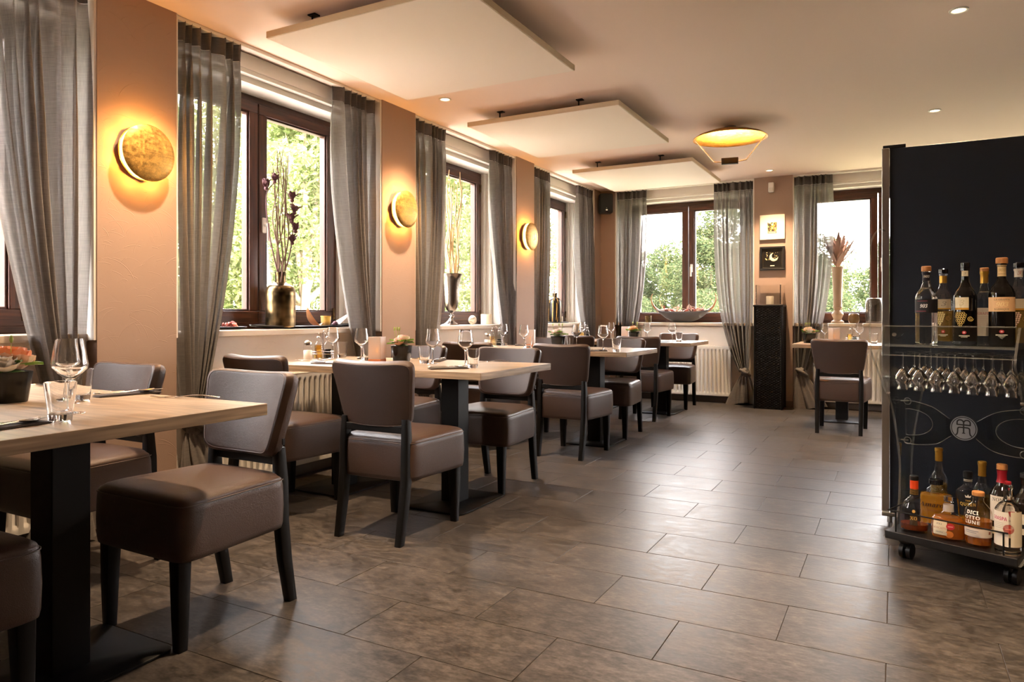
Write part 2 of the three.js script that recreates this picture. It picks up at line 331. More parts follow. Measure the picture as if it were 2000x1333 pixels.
function makeWindow(n, wall, a, b) {
  const mid = (a + b) / 2, hw = 0.745, g = struct('window_' + n, wall.at(mid, 0, -DEPTH), wall.turn), y0 = SILL, y1 = WTOP, t = 0.055, d0 = -0.075, d1 = 0;
  const bar = (x0, x1, ya, yb, z0, z1, upright) => metric(span(x0, x1, ya, yb, z0, z1, 0.005), 1, 1, upright);
  part('outer_frame', [bar(-hw, hw, y1 - t, y1, d0, d1), bar(-hw, hw, y0, y0 + t, d0, d1), bar(-hw, -hw + t, y0 + t, y1 - t, d0, d1, true), bar(hw - t, hw, y0 + t, y1 - t, d0, d1, true)], M.brown, g);
  for (const s of [-1, 1]) {
    const x0 = s < 0 ? -hw + t - 0.012 : 0.004, x1 = s < 0 ? -0.004 : hw - t + 0.012, st = 0.068, ya = y0 + t - 0.02, yb = y1 - t + 0.012, z0 = -0.06, z1 = 0.016;
    const sash = part('sash', [bar(x0, x1, yb - st, yb, z0, z1), bar(x0, x1, ya, ya + st + 0.012, z0, z1), bar(x0, x0 + st, ya + st + 0.012, yb - st, z0, z1, true), bar(x1 - st, x1, ya + st + 0.012, yb - st, z0, z1, true),
      bar(x0 + st - 0.002, x1 - st + 0.002, yb - st - 0.012, yb - st, -0.045, 0.004), bar(x0 + st - 0.002, x1 - st + 0.002, ya + st + 0.01, ya + st + 0.024, -0.045, 0.004), bar(x0 + st, x0 + st + 0.012, ya + st + 0.012, yb - st, -0.045, 0.004, true), bar(x1 - st - 0.012, x1 - st, ya + st + 0.012, yb - st, -0.045, 0.004, true)], M.brown, g);
    part('pane', span(x0 + st, x1 - st, ya + st, yb - st, -0.03, -0.028), M.pane, sash);
    if (s > 0) part('handle', [box(0.03, 0.1, 0.012, 0.04, 1.62, 0.022, 0.004), rod(V(0.04, 1.62, 0.02), V(0.04, 1.62, 0.06), 0.009), box(0.02, 0.12, 0.012, 0.04, 1.575, 0.062, 0.005)], M.whitePlastic, sash);
    part('hinge', [rod(V(s * (hw - 0.05), y0 + 0.06, 0.022), V(s * (hw - 0.05), y0 + 0.14, 0.022), 0.008), rod(V(s * (hw - 0.05), y1 - 0.2, 0.022), V(s * (hw - 0.05), y1 - 0.12, 0.022), 0.008)], M.brass, sash);
  }
  part('window_sill', span(a - mid + 0.001, b - mid - 0.001, SILL - 0.036, SILL, -0.1, DEPTH - 0.055, 0.006), M.stone, g);
}
let wn = 0;
for (const [a, b] of leftNiches) makeWindow(++wn, leftWall, a, b);
for (const [a, b] of backNiches) makeWindow(++wn, backWall, a, b);

// ---------------------------------------------------------------- radiators
function makeRadiator(wall, u0, u1, label, h0 = 0.085, h1 = 0.665) {
  const t = thing('radiator', label, 'radiator', wall.at((u0 + u1) / 2, 0, -0.1), wall.turn), L = u1 - u0, n = Math.round(L / 0.047), pitch = (L - 0.03) / n;
  const rows = 6, pos = (s, tt) => {
    const x = -L / 2 + s * L, y = h0 + 0.0 + tt * (h1 - h0), k = ((x + L / 2 - 0.015) / pitch) % 1, edge = Math.min(1, Math.max(0, Math.min((y - h0 - 0.025) / 0.02, (h1 - 0.03 - y) / 0.02)));
    const inside = x > -L / 2 + 0.015 && x < L / 2 - 0.015, wave = inside ? Math.min(1, Math.max(0, (Math.abs(k - 0.5) - 0.18) / 0.12)) : 1;
    return [x, y, 0.083 - 0.011 * (1 - wave) * edge];
  };
  const ys = [0, 0.035, 0.05, 0.07, 0.085, 0.5, 0.915, 0.93, 0.955, 0.97, 1], ns = n * 10;
  part('front_panel', [toCreasedNormals(sheet((s, k) => pos(s, ys[Math.round(k * (ys.length - 1))]), ns, ys.length - 1), 0.5), span(-L / 2, L / 2, h0, h1, 0.066, 0.069)], M.radiator, t);
  part('top_grille', [span(-L / 2, L / 2, h1 - 0.004, h1 + 0.004, 0.015, 0.084, 0.002), ...Array.from({ length: Math.floor(L / 0.03) }, (_, i) => box(0.018, 0.003, 0.05, -L / 2 + 0.02 + i * 0.03, h1 + 0.0045, 0.045))], M.radiator, t);
  part('side_panel', span(-L / 2, -L / 2 + 0.003, h0, h1, 0.015, 0.083), M.radiator, t); part('side_panel', span(L / 2 - 0.003, L / 2, h0, h1, 0.015, 0.083), M.radiator, t);
  part('back_panel', [span(-L / 2 + 0.01, L / 2 - 0.01, h0 + 0.01, h1 - 0.01, 0.0, 0.02)], M.radiator, t);
  part('valve', [rod(V(L / 2, h0 + 0.04, 0.05), V(L / 2 + 0.05, h0 + 0.04, 0.05), 0.012), rod(V(L / 2 + 0.05, h0 + 0.04, 0.05), V(L / 2 + 0.05, 0.0, 0.05), 0.008), new THREE.SphereGeometry(0.02, 12, 8).translate(L / 2 + 0.06, h0 + 0.04, 0.05)], M.chrome, t);
}
makeRadiator(leftWall, 0.6, 1.76, 'long ribbed radiator under the window beside the nearest table');
makeRadiator(leftWall, 2.7, 3.87, 'ribbed radiator below the window sill with the brass vase');
makeRadiator(leftWall, 4.8, 5.97, 'ribbed radiator below the sill with the silver trumpet vase');
makeRadiator(backWall, 0.4, 1.61, 'white ribbed radiator below the boat-shaped bowl');
makeRadiator(backWall, 2.5, 3.8, 'white ribbed radiator behind the lone chair and small table');

// ---------------------------------------------------------------- curtains, tied in a knot low down
function makeCurtain(wall, fix, dir, W, label, seed, expo = 2.2, knotY = 0.44, shift = 0.005, pleats = 7) {
  const t = thing('curtain', label, 'curtain', wall.at(0, 0, 0), wall.turn, 'grey sheer curtains'), top = CEIL - 0.022, head = 0.1, w0 = -0.04, r = rng(seed);
  const ph = r() * 6, amp = [r(), r(), r(), r()], warp = (q) => q + 0.035 * Math.sin(q * 9 + ph) * (0.4 + amp[0]) + 0.018 * Math.sin(q * 21 + ph * 2) * (0.4 + amp[1]);
  const f = (q, s) => { // q across from the fixed edge, s down from the track to the knot
    const k = s ** expo, wd = W * (1 - 0.8 * k), off = shift + 0.05 * k, lean = 0.06 * s, p = warp(q) * pleats * Math.PI * 2 + ph;
    const a = (0.026 + 0.026 * Math.min(1, s * 3)) * (1 - 0.45 * k), sharp = Math.sin(p) + 0.25 * Math.sin(2 * p + 1 + s * 2) * Math.min(1, s * 4);
    const pinch = Math.max(0, 1 - Math.abs(s - 0.05) / 0.05) * 0.35;
    return [fix + dir * (off + wd * q + Math.min(1, wd / W + 0.25) * (0.016 + 0.006 * Math.sin(q * 13 + ph)) * Math.cos(p) * Math.min(1, s * 5)), 0, w0 + a * (1 - pinch) * sharp + 0.025 * Math.sin(q * 5 + ph + s * 3) * s + lean * k * 0.5];
  };
  const h = top - head - knotY, span0 = (y) => (top - y) / (top - knotY);
  part('cloth', sheet((q, k) => { const y = top - head + 0.004 - k * h, p = f(q, span0(y)); return [p[0], y, p[2], q * W * 2, y]; }, 190, 54), M.curtain, t);
  part('header_tape', sheet((q, k) => { const y = top + 0.006 - k * head, p = f(q, span0(Math.min(top, y))); return [p[0], y, p[2], q * W * 2, y]; }, 130, 4), M.curtainTape, t);
  const kx = fix + dir * (0.055 + W * 0.1), kz = w0 + 0.045;
  // knot: twisted bundle
  const knot = new THREE.SphereGeometry(0.055, 32, 20), kp = knot.attributes.position;
  for (let i = 0; i < kp.count; i++) { const x = kp.getX(i), y = kp.getY(i), z = kp.getZ(i), a = Math.atan2(z, x), m = 1 + 0.2 * Math.sin(a * 4 + y * 75 + ph); kp.setXYZ(i, x * m * 0.85, y * 1.0, z * m * 0.75); }
  knot.computeVertexNormals();
  part('knot', [knot.translate(kx, knotY, kz), tube([[kx - 0.05, knotY + 0.03, kz], [kx, knotY + 0.01, kz + 0.05], [kx + 0.05, knotY - 0.03, kz + 0.01], [kx, knotY - 0.02, kz - 0.045]], 0.02, 30, 8, true)], M.curtainKnot, t);
  const tailBottom = 0.015, slant = dir * (0.03 + 0.05 * amp[2]);
  part('tail', sheet((q, k) => {
    const a = q * Math.PI * 2, y = knotY - 0.03 - k * (knotY - 0.03 - tailBottom), R = 0.04 + 0.085 * k ** 0.8, fold = 1 + 0.3 * k * Math.sin(a * 5 + ph + k * 1.5) + 0.14 * Math.sin(a * 11 + k * 4);
    return [kx + slant * k + R * 1.15 * fold * Math.cos(a), y + 0.02 * k * Math.sin(a * 2 + ph), kz + 0.0 + R * 0.55 * fold * Math.sin(a), q, y];
  }, 90, 16), M.curtainKnot, t);
}
makeCurtain(leftWall, 2.02, -1, 0.46, 'grey sheer curtain by the window beside the nearest table', 101, 1.7, 0.44, 0.028);
makeCurtain(leftWall, 2.44, 1, 0.45, 'grey sheer curtain between the biggest gold wall lamp and the brass vase window', 102, 2.4);
makeCurtain(leftWall, 4.13, -1, 0.46, 'grey sheer curtain between the brass vase window and the second gold wall lamp', 103, 2.2);
makeCurtain(leftWall, 4.54, 1, 0.45, 'grey sheer curtain between the second gold wall lamp and the pale branches', 104, 3);
makeCurtain(leftWall, 6.23, -1, 0.46, 'grey sheer curtain between the pale branches and the third gold wall lamp', 105, 1.6);
makeCurtain(leftWall, 6.62, 1, 0.48, 'grey sheer curtain just past the third gold wall lamp', 106, 2.6);
makeCurtain(leftWall, 8.31, -1, 0.46, 'grey sheer curtain next to the black corner loudspeaker, before the corner', 107, 2.4);
makeCurtain(backWall, 0.19, 1, 0.4, 'grey sheer curtain on the end wall, just past the black loudspeaker', 108, 3);
makeCurtain(backWall, 1.875, -1, 0.44, 'grey sheer knotted curtain between the boat bowl window and the black woven pedestal', 109, 3.6, 0.37, 0.02);
makeCurtain(backWall, 2.289, 1, 0.4, 'grey sheer curtain with knotted tail beside the tall beige vase', 110, 3, 0.4);
// ---------------------------------------------------------------- chairs
function makeChair(label) {
  const t = thing('dining_chair', label, 'chair');
  // seat: upholstered box with a rounded trapezoid outline and a crowned top
  const ring = (y, inset, e = 10) => superRing(1, 1, 0, e, 64).map((p) => { const zz = p.z * (0.225 - inset), w = (0.222 + 0.018 * p.z) - inset; return V(p.x * w, y + 0, zz); });
  part('seat', metric(loft([ring(0.278, 0.012), ring(0.282, 0.003), ring(0.3, 0), ring(0.36, -0.002), ring(0.43, 0), ring(0.446, 0.002), ring(0.4495, 0.0055), ring(0.4535, 0.003), ring(0.462, 0.006, 9.5), ring(0.471, 0.018, 9), ring(0.478, 0.04, 8), ring(0.484, 0.09, 6), ring(0.487, 0.15, 4)])), M.leather, t);
  const seam = ring(0.45, 0.0005); part('seat_piping', tube(seam, 0.0018, 128, 6, true), M.piping, t);
  // backrest: curved padded shell, wider at the top
  const backMid = (u0, v0) => { const q = Math.max(Math.abs(u0), Math.abs(v0)) / Math.max(1e-6, (Math.abs(u0) ** 9 + Math.abs(v0) ** 9) ** (1 / 9)), u = u0 * q, v = v0 * q, k = (v + 1) / 2, w = 0.186 + 0.05 * k, c = 0.045 * u * u; return V(u * w, 0.528 + k * 0.3 + 0.012 * (u * u - 0.5) * k - 0.008 * (1 - u * u) * (1 - k), -0.215 - 0.06 * k + c); };
  const b = part('backrest', pad(backMid, 0.054, 30, 26, 0.085), M.leather, t);
  for (const side of [1, -1]) { // seam along both faces, just inside the rounded rim
    const pts = [], N = 14, U = 0.93, W = 0.93, e = 1e-3;
    const at = (u, v) => { const n = backMid(u + e, v).sub(backMid(u - e, v)).cross(backMid(u, v + e).sub(backMid(u, v - e))).normalize(); return backMid(u, v).addScaledVector(n, side * 0.0262); };
    for (let i = -N; i < N; i++) pts.push(at((i / N) * U, -W)); for (let i = -N; i < N; i++) pts.push(at(U, (i / N) * W)); for (let i = N; i > -N; i--) pts.push(at((i / N) * U, W)); for (let i = N; i > -N; i--) pts.push(at(-U, (i / N) * W));
    part('piping', tube(pts, 0.0016, 200, 5, true), M.piping, b);
  }
  part('label_tag', box(0.004, 0.022, 0.012, 0.205, 0.585, -0.2, 0.001), M.blackPlastic, b);
  const legRing = (x, z, y, a, d = a) => superRing(a, d, y, 9, 16, x, z);
  for (const s of [-1, 1]) part('front_leg', loft([legRing(s * 0.183, 0.19, 0.0, 0.0165), legRing(s * 0.183, 0.19, 0.15, 0.021), legRing(s * 0.181, 0.188, 0.285, 0.0245)], true, true, 0.9), M.blackWood, t);
  for (const s of [-1, 1]) part('rear_leg', loft([legRing(s * 0.172, -0.262, 0, 0.016, 0.019), legRing(s * 0.174, -0.232, 0.16, 0.018, 0.022), legRing(s * 0.176, -0.215, 0.3, 0.018, 0.0235), legRing(s * 0.176, -0.212, 0.44, 0.018, 0.023), legRing(s * 0.172, -0.209, 0.56, 0.015, 0.018)], true, true, 0.9), M.blackWood, t);
  part('back_rail', box(0.34, 0.035, 0.018, 0, 0.512, -0.218, 0.004), M.blackWood, t);
  return t;
}
const chair0 = makeChair('');
const chairs = [
  [1.19, -1.635, 0, 'large brown leather chair facing us across the nearest wooden table'],
  [0.38, -1.69, 0, 'brown leather chair behind the nearest table, before the pillar with the biggest gold lamp'],
  [1.21, -0.79, 1, 'brown leather chair cut off at the bottom corner, only seat and leg in view'],
  [1.175, -2.815, 1, 'brown leather chair turned away, its back in front of the candle lantern and flowers'],
  [0.37, -2.86, 1, 'brown leather chair tucked between the radiator and second table, below the brass vase'],
  [1.125, -3.765, 0, 'brown leather chair facing us behind the second table, beside a fork'],
  [0.4, -3.8, 0, 'brown leather chair behind the second table, partly hidden by the dark flower pot'],
  [1.17, -4.95, 1, 'brown leather chair turned away, at the third table below the third gold lamp'],
  [0.38, -4.93, 1, 'brown leather chair turned away, wall end of the third table beneath the silver vase'],
  [1.14, -5.84, 0, 'brown leather chair facing us behind the third table'],
  [0.4, -5.87, 0, 'brown leather chair mostly hidden at the wall end behind the third table'],
  [1.07, -7.01, 1, 'brown leather chair turned away, at the farthest table by the corner'],
  [0.38, -7.0, 1, 'brown leather chair at the wall end of the farthest table, near the corner'],
  [1.1, -7.94, 0, 'brown leather chair facing us, in front of the white radiator below the boat bowl'],
  [2.875, -7.04, 1, 'lone brown leather chair turned away, at the small table under the beige vase'],
];
chairs.forEach(([x, z, away, label], i) => {
  const c = i ? chair0.clone() : chair0; if (i) { c.name = numbered('dining_chair'); scene.add(c); }
  c.position.set(x, 0, z); c.rotation.y = (away ? Math.PI : 0) + (((i * 37) % 7) - 3) * 0.008; tag(c, label, 'chair', 'brown leather dining chairs');
});
// ---------------------------------------------------------------- tables
const TT = 0.755;
function pedestal(parent, x) {
  const p = part('pedestal', [box(0.11, TT - 0.05, 0.11, x, (TT - 0.05) / 2 + 0.01, 0, 0.004)], M.blackMetal, parent);
  part('base_plate', [loft([superRing(0.185, 0.235, 0.0, 12, 64, x), superRing(0.19, 0.24, 0.003, 12, 64, x), superRing(0.19, 0.24, 0.009, 12, 64, x), superRing(0.186, 0.236, 0.012, 12, 64, x)], true, true, 0.7)], M.blackMetal, p);
  part('mounting_plate', [box(0.3, 0.012, 0.5, x, TT - 0.042, 0)], M.blackMetal, p);
}
function makeTable(label, x0, x1, zc, dz, legs) {
  const xc = (x0 + x1) / 2, t = thing('dining_table', label, 'table', [xc, 0, zc], 0, 'oak dining tables');
  const w = x1 - x0;
  const top = part('tabletop', metric(new RoundedBoxGeometry(w, 0.036, dz, 2, 0.002).translate(0, TT - 0.018, 0), 1), M.oak, t);
  for (const x of legs) pedestal(t, x - xc);
  return t;
}
makeTable('nearest oak table, its sharp corner beside the large front chair', 0.05, 1.57, -1.2, 0.8, [0.36, 1.165]);
makeTable('second oak table, holding the candle lantern in front of the brass vase', 0.05, 1.555, -3.32, 0.79, [0.36, 1.155]);
makeTable('third oak table, below the pale branches and third gold lamp', 0.05, 1.54, -5.46, 0.78, [0.36, 1.145]);
makeTable('farthest oak table, by the corner and the white radiator', 0.05, 1.5, -7.5, 0.78, [0.36, 1.1]);
makeTable('small oak table with the lone chair under the beige vase', 2.42, 3.28, -7.72, 0.78, [2.84]);

// ---------------------------------------------------------------- table settings
const P = (x, z) => [x, TT, z];
// wine glass
const wineProto = (() => {
  const t = thing('wine_glass', '', 'wine glass');
  const bowl = [[0.0, 0.088], [0.006, 0.0895], [0.014, 0.095], [0.03, 0.109], [0.0415, 0.121], [0.0435, 0.1265], [0.0425, 0.134], [0.037, 0.168], [0.0318, 0.2], [0.0305, 0.2], [0.0358, 0.168], [0.041, 0.134], [0.0418, 0.127], [0.04, 0.1225], [0.029, 0.111], [0.013, 0.0975], [0.0, 0.0945]];
  part('bowl', lathe(bowl, 40), M.glass, t);
  part('stem', lathe([[0, 0.0885], [0.0055, 0.0885], [0.0042, 0.08], [0.0036, 0.06], [0.0036, 0.03], [0.0045, 0.01], [0.008, 0.005], [0, 0.005]], 16), M.glass, t);
  part('foot', lathe([[0, 0.0055], [0.008, 0.005], [0.02, 0.003], [0.036, 0.0018], [0.0365, 0.0006], [0.036, 0.0], [0, 0.0]], 36), M.glass, t);
  return t;
})();
const tumblerProto = (() => {
  const t = thing('tumbler', '', 'water glass');
  part('glass_body', lathe([[0, 0.0], [0.025, 0.0], [0.0265, 0.002], [0.0375, 0.1], [0.0368, 0.1008], [0.0358, 0.1], [0.0262, 0.022], [0.024, 0.0185], [0, 0.0175]], 40), M.glass, t);
  return t;
})();
let wineDone = 0, tumbDone = 0;
function wine(x, z, label, sc = 1) { const c = wineDone++ ? copy(wineProto, P(x, z), 0) : wineProto; c.position.set(...P(x, z)); c.scale.setScalar(sc); tag(c, label, 'wine glass', 'wine glasses on the tables'); }
function tumbler(x, z, label, sc = 1) { const c = tumbDone++ ? copy(tumblerProto, P(x, z), 0) : tumblerProto; c.position.set(...P(x, z)); c.scale.setScalar(sc); tag(c, label, 'water glass', 'tumblers on the tables'); }
wine(1.257, -1.174, 'biggest wine glass, standing behind a tumbler on the nearest table', 1.05);
wine(1.02, -1.3, 'wine glass on the nearest table, overlapped by the biggest wine glass', 1.0);
tumbler(1.384, -1.076, 'clear water tumbler closest to the edge of the nearest table', 1.02);
tumbler(0.966, -1.375, 'water tumbler half hidden behind the biggest wine glass', 1.0);
wine(0.1, -3.5, 'wine glass beside the oil cruets on the second table');
wine(0.465, -3.352, 'wine glass next to the frosted lantern on the second table');
wine(0.974, -3.366, 'wine glass right behind the dark flower pot on the second table');
wine(1.248, -3.28, 'wine glass nearest the free corner of the second table');
tumbler(0.09, -3.6, 'tumbler behind the oil cruets on the second table');
tumbler(0.44, -3.44, 'tumbler between a wine glass and the frosted lantern, second table');
tumbler(0.907, -3.38, 'tumbler beside the dark flower pot on the second table');
tumbler(1.344, -3.203, 'tumbler nearest the free corner of the second table');
wine(0.13, -5.72, 'wine glass by the wall end of the third table, near the cruets');
wine(0.55, -5.32, 'wine glass beside the small lantern on the third table');
wine(0.83, -5.79, 'wine glass behind the flower pot on the third table');
wine(1.27, -5.29, 'wine glass nearest the free corner of the third table');
tumbler(0.1, -5.8, 'tumbler by the wall end of the third table');
tumbler(0.55, -5.4, 'tumbler in front of the lantern on the third table');
tumbler(0.78, -5.76, 'tumbler touching the flower pot on the third table');
tumbler(1.44, -5.13, 'tumbler nearest the free corner of the third table');
wine(0.12, -7.62, 'wine glass at the wall end of the farthest table');
wine(0.5, -7.55, 'wine glass beside the lantern on the farthest table');
wine(0.93, -7.5, 'wine glass behind the rose pot, before the boat bowl window');
wine(1.28, -7.24, 'wine glass nearest the free corner of the farthest table');
tumbler(0.42, -7.82, 'tumbler behind the lantern on the farthest table');
tumbler(0.86, -7.56, 'tumbler touching the rose pot on the farthest table');
tumbler(1.31, -7.38, 'tumbler nearest the free corner of the farthest table');
wine(2.665, -7.95, 'wine glass beside the lantern on the small table');
wine(2.985, -8.0, 'wine glass beside the vinegar cruet on the small table');
tumbler(2.595, -7.9, 'tumbler next to the rose pot on the small table');
tumbler(3.12, -7.75, 'tumbler near the cabinet end of the small table');

// cutlery on napkins
const prongs = (x0) => [0, 1, 2, 3].map((i) => tube([[x0, 0.004, (i - 1.5) * 0.005], [x0 + 0.02, 0.003, (i - 1.5) * 0.0055], [x0 + 0.05, 0.007, (i - 1.5) * 0.005]], 0.0013, 8, 5));
const forkGeo = merge([pad((u, v) => V(-0.04 + u * 0.075, 0.006 + 0.004 * Math.cos(u * 2.5), v * (0.0045 + 0.0015 * u * u)), 0.003, 16, 6), pad((u, v) => V(0.05 + u * 0.018, 0.005 - 0.002 * u, v * (0.006 + 0.004 * u)), 0.0025, 8, 6), ...prongs(0.064)]);
const knifeGeo = merge([pad((u, v) => V(-0.055 + u * 0.05, 0.006, v * 0.006), 0.006, 12, 6), pad((u, v) => V(0.06 + u * 0.066, 0.005, v * 0.009 * Math.sqrt(Math.max(0.02, 1 - Math.max(0, u) ** 3))), 0.002, 14, 6)]);
const spoonGeo = merge([pad((u, v) => V(-0.035 + u * 0.065, 0.006 + 0.003 * u * u, v * (0.004 + 0.0015 * u * u)), 0.0028, 14, 6), pad((u, v) => { const w = 0.019 * Math.sqrt(Math.max(0.01, 1 - u * u * 0.98)); return V(0.058 + u * 0.03, 0.004 + 0.006 * (u * u + v * v) * 0.6, v * w); }, 0.002, 14, 12)]);
let cutDone = {};
function cutlery(kind, geo, x, y, z, turn, label) {
  const t = thing(kind, label, kind, [x, y, z], turn, 'cutlery on the tables');
  part('steel_body', geo, M.cutlery, t);
}
function napkin(x, z, turn, label, mat = M.napkin) {
  const t = thing('napkin', label, 'napkin', P(x, z), turn, 'folded napkins');
  part('folded_cloth', [pad((u, v) => V(u * 0.105, 0.0025 + 0.0004 * Math.sin(u * 5), v * 0.03), 0.0045, 14, 8, 0.06), pad((u, v) => V(u * 0.103, 0.0055, v * 0.028), 0.002, 12, 6, 0.06)], mat, t);
}
// [napkin x, z, turn, where, what lies on it]
const TURN = (x0, z0, x1, z1) => Math.atan2(-(z1 - z0), x1 - x0);
const sets = [
  [1.385, -0.94, TURN(1.385, -0.93, 1.372, -1.05), 'at the front edge of the nearest table', ['knife', 'spoon']],
  [0.953, -1.545, TURN(0.93, -1.421, 0.976, -1.663), 'behind the tumblers on the nearest table', ['knife', 'spoon']],
  [0.46, -3.07, 0.1, 'beside the tucked-in chair on the second table', ['spoon', 'knife']],
  [0.3, -3.6, 1.9, 'behind the frosted lantern on the second table', ['knife', 'fork']],
  [0.86, -3.6, 1.95, 'behind the flower pot on the second table', ['knife', 'spoon']],
  [1.27, -3.08, 0.85, 'at the free corner of the second table', ['knife', 'spoon']],
  [0.35, -5.76, 0.3, 'near the wall end of the third table', ['knife', 'fork']],
  [1.25, -5.15, 0.35, 'at the free corner of the third table', ['knife', 'spoon']],
  [1.2, -7.25, 0.3, 'at the free corner of the farthest table', ['knife', 'fork']],
];
for (const [x, z, a, where, kinds] of sets) {
  napkin(x, z, a, 'folded dark napkin under cutlery ' + where);
  kinds.forEach((k, i) => { const d = (i - 0.5) * 0.026; cutlery(k, { knife: knifeGeo, fork: forkGeo, spoon: spoonGeo }[k], x + Math.sin(a) * d, TT + 0.0062, z + Math.cos(a) * d, a + (i ? 0.06 : -0.03), `steel ${k} on the folded napkin ${where}`); });
}
cutlery('fork', forkGeo, 1.215, TT, -1.575, TURN(1.3, -1.62, 1.137, -1.532), 'steel fork lying bare at the back edge of the nearest table');
cutlery('fork', forkGeo, 1.2, TT, -3.66, TURN(1.25, -3.75, 1.175, -3.66), 'steel fork lying bare at the back edge of the second table');
cutlery('fork', forkGeo, 1.27, TT, -5.7, TURN(1.35, -5.75, 1.22, -5.68), 'steel fork lying bare on the third table');
cutlery('fork', forkGeo, 1.2, TT, -7.72, 0.4, 'steel fork lying bare on the farthest table');
cutlery('spoon', spoonGeo, 0.34, TT, -1.53, 0.7, 'steel spoon behind the black flower pot on the nearest table');
cutlery('spoon', spoonGeo, 0.2, TT, -3.22, 0.6, 'steel spoon near the oil cruets on the second table');
cutlery('spoon', spoonGeo, 0.62, TT, -3.6, 0.9, 'steel spoon between the lantern and flower pot, second table');

// flower pots
function petalGeo(len, wid, cup, curl) { return pad((u, v) => { const k = (v + 1) / 2, w = wid * Math.sqrt(Math.max(0.02, 1 - (2 * k - 1.15) ** 2 * 0.72)); return V(u * w, len * k * (1 - 0.25 * curl * k * k), cup * (k * 1.0 - k * k * (0.75 - 0.5 * curl)) + 0.5 * w * u * u * -0.55); }, 0.0016, 8, 8, 0.3); }
function bloom(parent, x, y, z, R, mats, seed, tiltX = 0, tiltZ = 0) {
  const f = part('blossom', new THREE.SphereGeometry(R * 0.36, 14, 10).scale(1, 1.15, 1).translate(0, R * 0.55, 0), mats[0], parent); f.position.set(x, y, z); f.rotation.set(tiltX, 0, tiltZ);
  const r = rng(seed), rows = [[3, 0.1, 1.0], [5, 0.22, 1.08], [6, 0.42, 1.1], [7, 0.7, 1.05]];
  rows.forEach(([n, open, ln], k) => { for (let i = 0; i < n; i++) {
    const g = petalGeo(R * ln * 1.05, R * (0.42 + 0.12 * k), R * 0.5 * open, open);
    const m = part('petal', g, mats[k % mats.length], f); m.position.set(0, R * 0.02, 0); m.rotation.set(0, (i / n) * Math.PI * 2 + k * 0.7 + r() * 0.3, 0, 'YXZ');
    g.translate(0, 0, R * 0.12 * (k + 1)); g.rotateX(0.12 + open * 0.42 + (r() - 0.5) * 0.1);
  } });
}
const petalMat = (c) => phy(c, { roughness: 0.6, transmission: 0.25, thickness: 0, side: THREE.DoubleSide });
const PM = { orange: petalMat('#f0a56f'), peach: petalMat('#f6c8a4'), cream: petalMat('#f4e8d3'), white: petalMat('#f5f1ea'), pink: petalMat('#efc9c0') };
function leafGeo(len, w) { return pad((u, v) => { const k = (v + 1) / 2; return V(u * w * Math.sin(Math.PI * Math.min(0.97, k * 0.92 + 0.06)), len * (0.2 + 0.0) * k - len * 0.25 * k * k + Math.abs(u) * w * 0.3, len * k); }, 0.0012, 8, 10, 0.25); }
function flowerPot(x, z, label, seed, colors, big = 1, scale = 1.12, sq = 3.2) {
  const t = thing('flower_pot', label, 'flower pot', P(x, z), (seed % 7) * 0.3, 'flower pots on the tables'), r = rng(seed), h = 0.085; t.scale.setScalar(scale);
  part('pot', loft([superRing(0.04, 0.04, 0, sq), superRing(0.0415, 0.0415, 0.002, sq), superRing(0.0525, 0.0525, h - 0.003, sq), superRing(0.0525, 0.0525, h, sq), superRing(0.05, 0.05, h, sq), superRing(0.047, 0.047, h - 0.02, sq), superRing(0.01, 0.01, h - 0.02, sq)], true, true, 0.9), M.pot, t);
  part('moss', new THREE.SphereGeometry(0.046, 20, 10).scale(1, 0.4, 1).translate(0, h - 0.012, 0), M.darkLeaf, t);
  for (let i = 0; i < 14; i++) { const m = part('leaf', leafGeo(0.062 + r() * 0.025, 0.02 + r() * 0.008), i % 3 ? M.leaf : M.darkLeaf, t); m.position.set(0, h + 0.004 * r(), 0); m.rotation.set(-0.12 - r() * 0.35, (i / 14) * 6.283 + r() * 0.4, 0, 'YXZ'); }
  colors.forEach((c, i) => { const a = i * 2.2 + seed, d = i ? 0.03 : 0.008; bloom(t, Math.cos(a) * d, h + (i ? 0.012 : 0.014), Math.sin(a) * d, (i ? 0.03 : 0.044) * big, c, seed + i, Math.sin(a) * 0.4 * (i ? 1 : 0.3), -Math.cos(a) * 0.4 * (i ? 1 : 0.3)); });
  for (let i = 0; i < 3; i++) { const a = r() * 6, q = [0.03 * Math.cos(a), 0.03 * Math.sin(a)]; part('bud_stem', [taper([[q[0], h, q[1]], [q[0] * 1.1, h + 0.04, q[1] * 1.1], [q[0] * 1.3, h + 0.075 + 0.02 * r(), q[1] * 1.3]], 0.0015, 0.001, 10, 5), new THREE.SphereGeometry(0.005, 8, 8).scale(1, 2.2, 1).translate(q[0] * 1.3, h + 0.09, q[1] * 1.3)], M.bud, t); }
}
flowerPot(0.815, -1.235, 'black pot with a big peach-orange rose on the nearest table', 201, [[PM.orange, PM.peach], [PM.white, PM.cream]], 1.2, 1.15);
flowerPot(0.69, -3.45, 'dark pot with cream blossoms and green leaves on the second table', 202, [[PM.cream, PM.pink], [PM.pink, PM.peach], [PM.white]], 0.95);
flowerPot(0.7, -5.68, 'dark pot with white and pale pink blossoms on the third table', 203, [[PM.white, PM.pink], [PM.cream, PM.pink], [PM.white]], 0.95);
flowerPot(0.74, -7.62, 'dark pot with orange-centred rose on the farthest table', 204, [[PM.cream, PM.orange], [PM.orange, PM.peach]], 1.0);
flowerPot(2.54, -7.72, 'dark pot with cream and orange roses on the small table', 205, [[PM.cream, PM.peach], [PM.orange, PM.peach], [PM.white]], 1.0);

